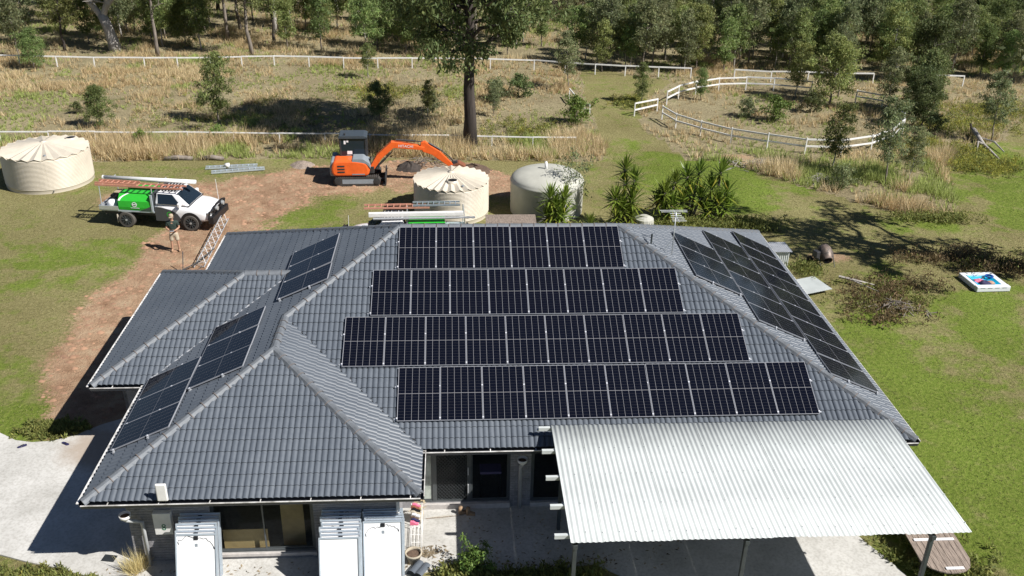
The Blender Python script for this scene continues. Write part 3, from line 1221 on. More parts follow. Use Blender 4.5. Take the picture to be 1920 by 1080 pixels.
downpipe(0.02, wy-.14, -.24, wy-.42, 1.75)
downpipe(9.6, my-.12, 9.62, my-.4, 1.78)
dp3 = hp(MB().tube([(6.36, wy-.12, .05), (6.36, wy-.12, 2.2)], .045, 12).build('downpipe', T['white_pipe'], smooth=True))

# ---------------------------------------------------------------- solar panels on the roof
PWD, PLN, PIT = 1.144, 1.722, 1.154
fr = MB()
fr.box(0, PWD, 0, .012, -.035, .0).box(0, PWD, PLN-.012, PLN, -.035, .0)
fr.box(0, .011, .012, PLN-.012, -.035, .0).box(PWD-.011, PWD, .012, PLN-.012, -.035, .0)
frame_mesh = fr.mesh('frame')
frame_mesh.materials.append(T['panel_frame'])
lam_mesh = MB().box(.011, PWD-.011, .012, PLN-.012, -.008, -.004).mesh('laminate')
lam_mesh.materials.append(T['laminate'])
cw = (PWD-.022-.004)/6
cl = (PLN-.024-.006-.011)/2
cell_mesh = MB().box(.0045, cw-.0045, 0, cl, 0, .0018).mesh('cell_string')
cell_mesh.materials.append(T['cell'])
clamp_mesh = MB().box(-.016, .026, -.022, .022, -.02, .008).mesh('clamp')
clamp_mesh.materials.append(T['clamp'])
rail_done = []
proto = None


def solar_panel(P, a, v, h, label, group, clamps):
    global proto
    M_ = P.M(a, v, h) @ Matrix.Rotation(random.gauss(0, .0035), 4, 'X') @ Matrix.Rotation(random.gauss(0, .0035), 4, 'Y')
    if proto is None:
        t_ = thing('solar_panel', label, 'solar panel', M=M_, group=group)
        link('frame', frame_mesh, None, t_)
        l_ = link('laminate', lam_mesh, None, t_)
        for i in range(6):
            for j in range(2):
                link('cell_string', cell_mesh, None, l_, loc=(.013+i*cw, .015+j*(cl+.011), -.004))
        proto = t_
    else:
        t_ = copy_tree(proto)
        t_.matrix_world = M_
        t_['label'] = label
        t_['group'] = group
        for ch in list(t_.children):
            if ch.name.startswith('clamp'):
                bpy.data.objects.remove(ch)
    for (x, y) in clamps:
        link('clamp', clamp_mesh, None, t_, loc=(x, y, 0))
    return t_


ORD = ['first', 'second', 'third', 'fourth', 'fifth', 'sixth', 'seventh', 'eighth', 'ninth', 'tenth']
CY = (0.085, 1.1)
HP = 0.13


def prow(P, a0, v0, n, where, group, first_from):
    for i in range(n):
        which = ('%s solar panel from the %s in the %s' % (ORD[i], first_from, where))
        cl_ = [(PWD, y) for y in CY]
        if i == 0:
            cl_ += [(-.01, y) for y in CY]
        solar_panel(P, a0+i*PIT, v0, HP, which, group, cl_)
    for y in CY:
        Mr = P.M(a0, v0+y, HP)
        rl = thing('mounting_rail', 'silver %s rail under the %s of solar panels' % ('lower' if y < .5 else 'upper', where), 'rail', M=Mr)
        MB().box(-.09, n*PIT+.07, -.02, .02, -.085, -.036).build('rail', T['alu'], rl)
        q = 0.12
        ft = MB()
        while q < n*PIT:
            ft.box(q-.02, q+.02, -.03, -.02, -.14, -.04).box(q-.02, q+.02, -.03, .1, -.145, -.138)
            q += 1.2
        ft.build('roof_hook', T['alu'], rl)


F = PL['front']
prow(F, 6.1348, 6.1034, 6, 'top row of the front roof face', 'solar panels on the front roof face', 'left')
prow(F, 5.4001, 4.3478, 8, 'second row of the front roof face', 'solar panels on the front roof face', 'left')
prow(F, 4.6966, 2.5761, 10, 'third row of the front roof face', 'solar panels on the front roof face', 'left')
prow(F, 6.2722, 0.8014, 10, 'bottom row of the front roof face', 'solar panels on the front roof face', 'left')
E_ = PL['east']
prow(E_, 5.41, 3.86, 3, 'uppermost short row of the right roof face', 'solar panels on the right roof face', 'front')
prow(E_, 3.80, 2.11, 6, 'middle row of the right roof face', 'solar panels on the right roof face', 'front')
prow(E_, 1.98, 0.30, 9, 'long bottom row of the right roof face', 'solar panels on the right roof face', 'front')
W_ = PL['west']
prow(W_, YB-8.72, 3.97, 3, 'upper block of the left roof face', 'solar panels on the left roof face', 'back')
prow(W_, YB-5.14, 1.90, 3, 'middle block of the left roof face', 'solar panels on the left roof face', 'back')
prow(W_, YB-3.43, 0.15, 3, 'lowest block of the left roof face', 'solar panels on the left roof face', 'back')

# ---------------------------------------------------------------- carport
cp = thing('carport', 'white corrugated flat roof carport on dark steel posts beside the patio', 'carport', (14.9, -2, 0))
cpi = Matrix.Translation((-14.9, 2, 0))


def cpp(o):
    o.parent = cp
    o.matrix_parent_inverse = cpi
    return o


CX0, CX1, CY0, CY1 = 10.35, 19.55, -4.2, 0.24
ZB, ZF = 2.995, 2.955
nsh = 12
shw = (CX1-CX0)/nsh
per = shw/6
for i in range(nsh):
    vs, fs = [], []
    ns = 6*8
    x0 = CX0+i*shw
    for q in range(ns+1):
        x = x0+shw*q/ns
        h = 0.009*math.cos(2*PI*(x-CX0)/per)
        jz = 0.003*(i % 2)
        je = 0.012*math.sin(i*2.3)
        for (y, zb) in ((CY0+je, ZF), (CY0+1.5, ZF+(ZB-ZF)*.34), (CY1-1.4, ZF+(ZB-ZF)*.68), (CY1+je*.5, ZB)):
            vs.append((x, y, zb+h+jz))
    for q in range(ns):
        for r_ in range(3):
            fs.append((q*4+r_, q*4+4+r_, q*4+5+r_, q*4+1+r_))
    ob = cpp(MB().add(vs, fs).build('roof_sheet', T['zinc'], smooth=True))
    sm = ob.modifiers.new('thickness', 'SOLIDIFY')
    sm.thickness = 0.0015
PUR = [(-3.9), (-2.9), (-1.84), (-0.78), (0.2)]
for y in PUR:
    zz = ZF+(ZB-ZF)*(y-CY0)/(CY1-CY0)-.022
    mb = MB().box(10.02, CX1-.05, y-.04, y+.04, zz-.006, zz)
    mb.box(10.02, CX1-.05, y-.04, y-.034, zz-.1, zz-.006).box(10.02, CX1-.05, y-.034, y+.04, zz-.1, zz-.094)
    cpp(mb.build('purlin', T['zinc']))
for x in (10.47, 14.38, 18.72):
    cpp(MB().box(x-.05, x+.05, -4.17, 0.2, 2.72, 2.83).build('rafter', T['steel_dark']))
    cpp(MB().box(x-.045, x+.045, -4.12, -4.03, 0, 2.72).build('post', T['steel_dark'], bevel=.006))
for x in (10.6, 14.5, 18.72):
    cpp(MB().box(x-.045, x+.045, -.47, -.38, 0.04, 2.72).build('post', T['steel_dark'], bevel=.006))
scr = MB()
for y in PUR[:-1]:
    i = 0
    x = CX0+per*.0
    while x < CX1:
        if i % 3 == 0:
            zz = ZF+(ZB-ZF)*(y-CY0)/(CY1-CY0)+.017
            scr.lathe([(.011, 0), (.011, .008), (.004, .013)], 6, Matrix.Translation((x, y+random.uniform(-.02, .02), zz)))
        x += per
        i += 1
s_ = cpp(scr.build('roofing_screws', T['steel']))
s_['kind'] = 'stuff'
# bracket over the tiles at the back corner
cpp(MB().box(9.98, 10.42, .18, .26, 2.86, 2.9).build('bracket', T['steel']))

# ---------------------------------------------------------------- old panels stacked against the wing
ow, oh = 0.99, 1.65
fr = MB()
fr.box(0, ow, 0, .04, 0, .035).box(0, ow, 0, .04, oh-.035, oh)
fr.box(0, .035, 0, .04, .035, oh-.035).box(ow-.035, ow, 0, .04, .035, oh-.035)
of_mesh = fr.mesh('frame')
of_mesh.materials.append(T['alu_frame'])
ob_mesh = MB().box(.035, ow-.035, .026, .032, .035, oh-.035).mesh('backsheet')
ob_mesh.materials.append(T['backsheet'])
jb_mesh = MB().box(ow/2-.05, ow/2+.05, .004, .025, oh-.15, oh-.06).mesh('junction_box')
jb_mesh.materials.append(T['black'])
st_mesh = MB().box(ow/2-.035, ow/2+.035, .0235, .0255, oh-.33, oh-.25).mesh('sticker')
st_mesh.materials.append(T['machine_grey'])


def cable_mesh(seed):
    rr = random.Random(seed)
    mb = MB()
    for sgn in (-1, 1):
        pts = [(ow/2+sgn*.05, .018, oh-.11)]
        x, z = pts[0][0], pts[0][2]
        for i in range(9):
            x += sgn*rr.uniform(.01, .06)
            z -= rr.uniform(-.03, .07)
            pts.append((min(max(x, .06), ow-.06), .018, z))
        mb.tube(pts, .005, 5)
        mb.tube([pts[-1], (pts[-1][0]+.02, .018, pts[-1][2]-.06)], .009, 6)
    m_ = mb.mesh('cable')
    m_.materials.append(T['black'])
    return m_


def stack(x, n, y_front, y_back, where, group, zt=1.56, cables=True, jitter=.03):
    for i in range(n):
        t = i/(n-1)
        yt = y_back+(y_front-y_back)*t
        foot = yt-0.52-.10*t
        ang = math.atan2(yt-foot, math.sqrt(oh*oh-(yt-foot)**2))
        px = x+random.uniform(-jitter, jitter)+(.06*t if n > 6 else .03*t)
        M_ = Matrix.Translation((px, foot, 0.05)) @ Matrix.Rotation(random.uniform(-.012, .012), 4, 'Y') @ Matrix.Rotation(-ang, 4, 'X')
        if i == n-1:
            lab = 'frontmost old panel of the %s, white back showing' % where
        elif i == 0:
            lab = 'rearmost old panel of the %s, against the brick wall' % where
        else:
            lab = '%s old panel from the wall in the %s' % (ORD[i], where)
        o = thing('old_solar_panel', lab, 'solar panel', M=M_, group=group)
        link('frame', of_mesh, None, o)
        bs = link('backsheet', ob_mesh, None, o)
        if cables or i < n-1:
            link('junction_box', jb_mesh, None, bs)
            link('sticker', st_mesh, None, bs)
            link('cable', cable_mesh(int(x*10)+i), None, bs)


stack(0.93, 7, -2.02, wy-.06, 'left-hand leaning stack', 'old panels stacked against the wing wall')
stack(4.44, 9, -2.28, wy-.05, 'middle leaning stack', 'old panels stacked against the wing wall', cables=False)
stack(5.49, 6, -1.72, wy-.06, 'right-hand leaning stack', 'old panels stacked against the wing wall', jitter=.015)

# plywood sheets and mast seen inside the window
tag(MB().box(1.84, 2.98, wy+.2, wy+.22, 0.06, .84).build('plywood_sheet', T['ply']), 'wide tan plywood sheet low behind the left window pane', 'board')
tag(MB().box(3.3, 3.88, wy+.45, wy+.47, 0.06, 1.42).build('plywood_sheet', T['ply']), 'narrow upright tan board behind the right window pane', 'board')
cu = thing('bench_cushion', 'lilac cushion seen through the dark glass door', 'cushion', (8.8, my+.38, 0.06))
MB().box(-.3, .3, -.2, .2, .95, 1.03).build('seat', T['lilac'], cu, bevel=.02)
for sx in (-.27, .27):
    for sy in (-.18, .18):
        MB().box(sx-.02, sx+.02, sy-.02, sy+.02, 0, .95).build('leg', T['steel_dark'], cu)

# inverter box with a green double-ring emblem
ib = thing('wall_box', 'pale grey switch box with green double ring emblem on brick wall', 'box', (0.52, wy-.014, 0))
MB().box(-.22, .22, -.16, -.002, 1.05, 1.72).build('housing', T['white_pipe'], ib, bevel=.015)
for zz in (1.25, 1.34):
    mb = MB()
    n = 20
    vs, fs = [], []
    for q in range(n):
        a_ = 2*PI*q/n
        for r_ in (.026, .05):
            for yy in (-.165, -.159):
                vs.append((.02+r_*math.cos(a_), yy, zz+r_*math.sin(a_)))
    for q in range(n):
        b0, b1 = q*4, ((q+1) % n)*4
        fs += [(b0, b0+2, b1+2, b1), (b0+2, b0+3, b1+3, b1+2), (b0, b1, b1+1, b0+1)]
    mb.add(vs, fs).build('emblem_ring', T['green_logo'], ib)

# white panel antenna clipped to the gutter
pa = thing('panel_antenna', 'white flat panel antenna clipped to the front gutter', 'antenna', (0.84, YW-.1, EAVE-.03))
MB().box(-.13, .13, -.02, .05, .1, .6).build('radome', T['white_pipe'], pa, bevel=.03)
MB().tube([(0.02, .06, -.1), (0.02, .06, .3)], .02, 10).build('bracket', T['black'], pa)
MB().tube([(.1, .05, .14), (.13, .08, 0), (.12, .1, -.06)], .012, 6).build('cable', T['black'], pa)

# TV aerial on the right roof face
ta = thing('tv_antenna', 'tall metal TV aerial on the right roof face', 'antenna', PL['east'].p(6.5, 6.15, .05))
MB().box(-.15, .15, -.1, .1, -.04, .0, Matrix.Rotation(PT, 4, 'Y')).build('base_plate', T['galv'], ta)
MB().tube([(0, 0, -.02), (0, 0, 1.45)], .017, 8).build('mast', T['steel'], ta, smooth=True)
MB().tube([(-.3, 0, .1), (0, 0, .62)], .009, 6).build('stay', T['steel'], ta)
MB().tube([(-.02, -.55, 1.36), (.02, .45, 1.36)], .014, 6).build('boom', T['steel'], ta)
for j, (yy, ln) in enumerate(((-.5, .22), (-.35, .2), (-.2, .2), (-.05, .17), (.1, .17), (.25, .42), (.38, .44))):
    MB().tube([(-ln, yy, 1.375), (ln, yy, 1.375)], .009, 6).build('element', T['steel'], ta)
# small whip bracket and vent on the same face
tag(MB().tube([PL['east'].p(6.7, 6.85, .02), PL['east'].p(6.7, 6.85, .02)+Vector((0, 0, .38))], .03, 8).build('vent_pipe', T['steel_dark']), 'small dark vent pipe on the right roof face by the hip', 'pipe')
# roof of a small dark vent cover

# ---------------------------------------------------------------- water tanks
def pleated_roof(r, zr, za, n=36):
    vs = [(0.12*math.cos(2*PI*q/(2*n)), 0.12*math.sin(2*PI*q/(2*n)), za) for q in range(2*n)]
    for q in range(2*n):
        a = 2*PI*q/(2*n)
        rr = r+.04
        z = zr+(.055 if q % 2 == 0 else -.06)
        vs.append((rr*math.cos(a), rr*math.sin(a), z))
    fs = [(q, 2*n+q, 2*n+(q+1) % (2*n), (q+1) % (2*n)) for q in range(2*n)]
    fs.append(tuple(range(2*n)))
    return MB().add(vs, fs)


def steel_tank(x, y, r, zr, label, hatch, n):
    t_ = thing('water_tank', label, 'water tank', (x, y, float(gh(x, y))))
    pr = [(r, 0), (r, .18)]
    z = .18
    cor = (zr-.28)/23
    while z < zr-.1-1e-6:
        for q in range(1, 5):
            pr.append((r+.013*math.sin(2*PI*q/4-PI/2)+.013, z+cor*q/4))
        z += cor
    pr += [(r, zr-.09), (r, zr)]
    MB().lathe(pr, 72).build('wall', T['cream'], t_, smooth=True)
    rf = pleated_roof(r, zr, zr+.34, n).build('roof', T['cream'], t_)
    MB().lathe([(.16, zr+.32), (.16, zr+.36), (.001, zr+.38)], 24).build('cap', T['cream'], rf, smooth=True)
    hx, hy = hatch
    hz = zr+.34*(1-math.hypot(hx, hy)/r)
    hm = MB().lathe([(.27, -.05), (.27, .1), (.23, .1), (.22, .04)], 24, Matrix.Translation((hx, hy, hz))).build('inlet_collar', T['cream'], rf, smooth=True)
    MB().lathe([(.228, .085), (.12, .093), (.001, .095)], 24, Matrix.Translation((hx, hy, hz))).build('strainer', T['black'], hm)
    MB().lathe([(.06, 0), (.06, .06), (.001, .07)], 12, Matrix.Translation((r*.3, -r*.8+.1, zr+.07))).build('vent', T['machine_grey'], rf)
    MB().tube([(r*math.cos(-1.15), r*math.sin(-1.15), .12), ((r+.1)*math.cos(-1.15), (r+.1)*math.sin(-1.15), .12)], .03, 8).build('outlet_valve', T['steel_dark'], t_)
    return t_


steel_tank(-13.35, 27.68, 2.12, 1.80, 'cream corrugated steel water tank at the far left of the yard', (.9, 1.25), 22)
steel_tank(7.75, 23.0, 1.82, 1.78, 'cream corrugated steel water tank with zigzag roof edge behind the second ute', (.05, -.95), 28)
tp = thing('poly_tank', 'smooth beige poly water tank with domed top behind the yuccas', 'water tank', (12.5, 23.3, 0))
pr = [(1.80, 0), (1.81, .2), (1.82, 1.55), (1.84, 1.6), (1.80, 1.64)]
for q in range(1, 11):
    a = q/10*PI/2
    pr.append((1.80*math.cos(a)**.85 if q < 10 else .02, 1.64+.5*math.sin(a)))
MB().lathe(pr, 64).build('body', T['poly'], tp, smooth=True)
MB().tube([(-.05, .1, 2.05), (-.08, .1, 2.5)], .07, 12).build('overflow_pipe', T['white_pipe'], tp, smooth=True)
MB().lathe([(.22, 2.4), (.22, 2.5), (.001, 2.51)], 20, Matrix.Translation((.1, -.35, -.36))).build('lid', T['poly'], tp)
for (sx, sy) in ((7.75, 23.0), (12.5, 23.3)):
    pass
# low grey pump shelter between the tanks and the house
ps = thing('pump_shelter', 'low grey timber pump shelter behind the ridge, between the tanks', 'shelter', (10.45, 19.1, 0))
for i in range(9):
    MB().box(-1.15, 1.15, -.45+i*.1, -.36+i*.1, 1.1+i*.015, 1.13+i*.015).build('plank', T['wood_grey'], ps)
for sx in (-1.05, 1.05):
    for sy in (-.38, .38):
        MB().box(sx-.05, sx+.05, sy-.05, sy+.05, 0, 1.1).build('post', T['wood_grey'], ps)

# ---------------------------------------------------------------- excavator (faces +x)
ex = thing('excavator', 'orange mini excavator with grey cab digging behind the yard', 'excavator', (2.75, 27.72, float(gh(2.75, 27.72))), R(2))


def rounded(pts, n=4, r_=.1):
    """round the corners of a 2-D polygon"""
    out = []
    m = len(pts)
    for i in range(m):
        p0, p, p1 = Vector(pts[i-1]), Vector(pts[i]), Vector(pts[(i+1) % m])
        a = (p0-p)
        b = (p1-p)
        ra = min(r_, a.length*.45)
        rb = min(r_, b.length*.45)
        A = p+a.normalized()*ra
        B = p+b.normalized()*rb
        for q in range(n+1):
            t = q/n
            out.append(tuple(A*(1-t)**2+p*2*t*(1-t)+B*t*t))
    return out


for sy in (-1, 1):
    y0, y1 = sy*.78-.2, sy*.78+.2
    tr = rounded([(-1.15, .02), (1.15, .02), (1.24, .28), (1.1, .5), (-1.1, .5), (-1.24, .28)], 4, .18)
    ob = MB().prism(tr, y0, y1).build('track', T['rubber'], ex, fix=True, bevel=.015)
    lug = MB()
    for q in range(22):
        x = -1.1+q*.105
        lug.box(x-.02, x+.02, y0-.006, y1+.006, .5, .522).box(x-.02, x+.02, y0-.006, y1+.006, -.004, .025)
    lug.build('track_lugs', T['rubber'], ob)['kind'] = 'stuff'
    fy = y0-.012 if sy < 0 else y1+.002
    MB().box(-.78, .86, fy, fy+.012, .14, .38).build('track_frame', T['machine_grey'], ob)
    for x in (-1.0, 1.02):
        MB().lathe([(.17, 0), (.17, .025), (.05, .03), (.001, .03)], 18, Matrix.Translation((x, fy+.006, .27)) @ Matrix.Rotation(PI/2, 4, 'X')).build('wheel', T['machine_dark'], ob)
MB().box(-.6, .6, -.6, .6, .3, .56).build('undercarriage', T['machine_dark'], ex, bevel=.03)
# blade at the front
bl = MB().box(1.45, 1.52, -1.0, 1.0, .03, .48).box(1.35, 1.46, -1.0, 1.0, .02, .1).build('dozer_blade', T['machine_dark'], ex, bevel=.01)
for y_ in (-.5, .38):
    MB().box(.9, 1.46, y_, y_+.12, .12, .24).build('blade_arm', T['machine_dark'], bl)
# upper body
body = rounded([(-1.25, .56), (.6, .56), (.7, .9), (.5, 1.32), (-.1, 1.42), (-1.2, 1.4), (-1.34, .95)], 5, .22)
MB().prism(body, -1.0, .05).build('engine_cover', T['orange'], ex, fix=True, bevel=.1)
MB().prism(rounded([(-1.28, .62), (.5, .62), (.5, 1.05), (-1.28, 1.2)], 3, .12), .05, .95).build('side_cover', T['orange'], ex, fix=True, bevel=.05)
MB().prism(rounded([(-1.4, .52), (-1.05, .52), (-1.05, 1.3), (-1.34, 1.35), (-1.42, .95)], 3, .1), -.85, .85).build('counterweight', T['machine_grey'], ex, fix=True, bevel=.06)
MB().prism(rounded([(-.22, 1.3), (.5, 1.25), (.74, .95), (.68, 1.25), (.36, 1.5), (-.22, 1.5)], 3, .08), -.985, -.02).build('grey_shoulder', T['machine_grey'], ex, fix=True, bevel=.03)
for q in range(3):
    MB().box(-1.0, -.62, -1.012, -.99, .76+q*.16, .84+q*.16).build('vent_slot', T['machine_dark'], ex)
MB().box(-.25, .42, -1.008, -1.001, .64, .7).build('decal_strip', T['machine_grey'], ex)
MB().box(-.62, .35, -.5, .5, .5, .66).build('slew_ring', T['machine_dark'], ex)
# cab
cb = MB()
for (x, y) in ((-.85, -.12), (.48, -.12), (-.85, .82), (.5, .82)):
    cb.box(x-.04, x+.04, y-.04, y+.04, 1.2, 2.38)
cb.box(-.89, .52, -.16, -.08, 1.2, 1.44).box(-.89, .54, .78, .86, 1.2, 1.34).box(.45, .55, -.1, .8, 1.2, 1.4).box(-.89, -.81, -.1, .8, 1.2, 1.4)
cab = cb.build('cab_frame', T['machine_dark'], ex, bevel=.015)
MB().prism(rounded([(-.95, 2.36), (.56, 2.36), (.58, 2.44), (.4, 2.51), (-.9, 2.51)], 3, .05), -.2, .9).build('cab_roof', T['cab_dark'], ex, fix=True, bevel=.02)
MB().box(-.81, .44, -.125, -.115, 1.44, 2.36).build('side_glass', T['car_glass'], cab)
MB().box(.5, .51, -.06, .78, 1.4, 2.36).build('windscreen', T['car_glass'], cab)
MB().box(-.86, -.85, -.06, .78, 1.4, 2.36).build('rear_glass', T['car_glass'], cab)
MB().box(-.81, .46, .815, .825, 1.34, 2.36).build('side_glass', T['car_glass'], cab)
for (a, b, c_, d_) in ((-.66, -.56, 2.05, 2.25), (-.52, -.42, 2.15, 2.27), (-.5, -.24, 1.5, 1.68), (-.54, -.3, 1.4, 1.45), (-.22, -.12, 1.4, 1.48)):
    MB().box(a, b, -.132, -.127, c_, d_).build('sticker', T['backsheet'], cab)
MB().tube([(-.6, -.05, 2.5), (-.6, -.05, 2.62)], .05, 10).build('beacon', T['machine_dark'], ex)


def arm(name, prof, y0, y1, m_):
    return MB().prism(prof, y0, y1).build(name, m_, ex, fix=True, bevel=.02)


bm_ = arm('boom', [(.6, .82), (.82, .7), (1.32, 1.4), (1.95, 1.98), (2.9, 1.9), (3.5, 1.84), (3.58, 2.0), (2.9, 2.16), (2.15, 2.28), (1.84, 2.3), (1.05, 1.58)], -.66, -.32, T['orange'])
tm = text_mesh('HITACHI', .2)
o = link('lettering', tm, T['backsheet'], bm_)
o.matrix_local = Matrix.Translation((2.6, -.664, 2.07)) @ Matrix.Rotation(R(3), 4, 'Y') @ Matrix.Rotation(PI/2, 4, 'X')
MB().tube([(.72, -.49, .62), (1.5, -.49, 1.35)], .06, 10).tube([(1.5, -.49, 1.35), (1.85, -.49, 1.72)], .035, 8).build('boom_cylinder', T['machine_dark'], bm_)
MB().tube([(2.1, -.49, 2.38), (3.1, -.49, 2.3)], .055, 10).tube([(3.1, -.49, 2.3), (3.55, -.49, 2.25)], .03, 8).build('arm_cylinder', T['machine_dark'], bm_)
sk = arm('dipper_arm', [(3.35, 1.98), (3.5, 1.74), (3.95, 1.58), (4.93, .87), (5.1, 1.02), (4.35, 1.78), (3.9, 2.06), (3.62, 2.3), (3.4, 2.26)], -.62, -.36, T['orange'])
MB().tube([(3.8, -.49, 2.2), (4.45, -.49, 1.8)], .05, 10).tube([(4.45, -.49, 1.8), (4.9, -.49, 1.42)], .03, 8).tube([(4.9, -.49, 1.42), (5.2, -.49, 1.06)], .04, 8).build('bucket_cylinder', T['machine_dark'], sk)
bk = MB().prism(rounded([(5.0, 1.0), (5.4, 1.15), (5.75, .95), (5.85, .55), (5.6, .4), (5.72, .72), (5.45, .86), (5.1, .8)], 2, .05), -.8, -.2).build('bucket', T['rust'], ex, fix=True)
MB().prism([(4.95, .85), (5.15, .8), (5.4, 1.0), (5.3, 1.2), (5.05, 1.15)], -.6, -.38).build('quick_hitch', T['machine_dark'], ex, fix=True, bevel=.02)
hs = MB()
for q in range(4):
    yy = -.6+q*.07
    hs.tube([(.5, yy, 1.0), (.75, yy, 1.35+.05*q), (1.0, yy, 1.2), (1.05, yy+.02, 1.0), (.8, yy, .75)], .018, 6)
hs.build('hydraulic_hoses', T['black'], ex)
MB().box(.5, .9, -.7, -.28, .6, .98).build('swing_post', T['machine_dark'], ex, bevel=.03)


# ---------------------------------------------------------------- utes
def make_wheel(t_, x, y, side):
    r_, wd = .385, .25
    M_ = Matrix.Translation((x, y, r_)) @ Matrix.Rotation(PI/2, 4, 'X')
    wv = MB()
    prf = [(r_-.13, -wd/2), (r_-.03, -wd/2), (r_, -wd/2+.04), (r_, wd/2-.04), (r_-.03, wd/2), (r_-.13, wd/2)]
    wh = wv.lathe(prf, 32, M_).build('wheel', T['tyre'], t_, smooth=False)
    MB().lathe([(.001, -.1), (r_-.13, -.1), (r_-.13, .1), (.001, .1)], 24, M_).build('rim', T['machine_dark'], wh)
    sp = MB()
    for q in range(10):
        a = 2*PI*q/10
        ca, sa = math.cos(a), math.sin(a)
        yy = y+side*.105
        sp.add([Vector((x+ca*r1-sa*w_, yy+dy, r_+sa*r1+ca*w_)) for dy in (0, side*.015) for r1, w_ in ((.06, -.012), (.25, -.02), (.25, .02), (.06, .012))], [(0, 1, 2, 3), (4, 5, 6, 7), (0, 1, 5, 4), (2, 3, 7, 6), (1, 2, 6, 5)])
    sp.build('spokes', T['steel_dark'], wh)
    MB().lathe([(.001, 0), (.05, 0), (.05, .02), (.001, .02)], 12, Matrix.Translation((x, y+side*.125, r_)) @ Matrix.Rotation(PI/2, 4, 'X')).build('hub', T['steel'], wh)


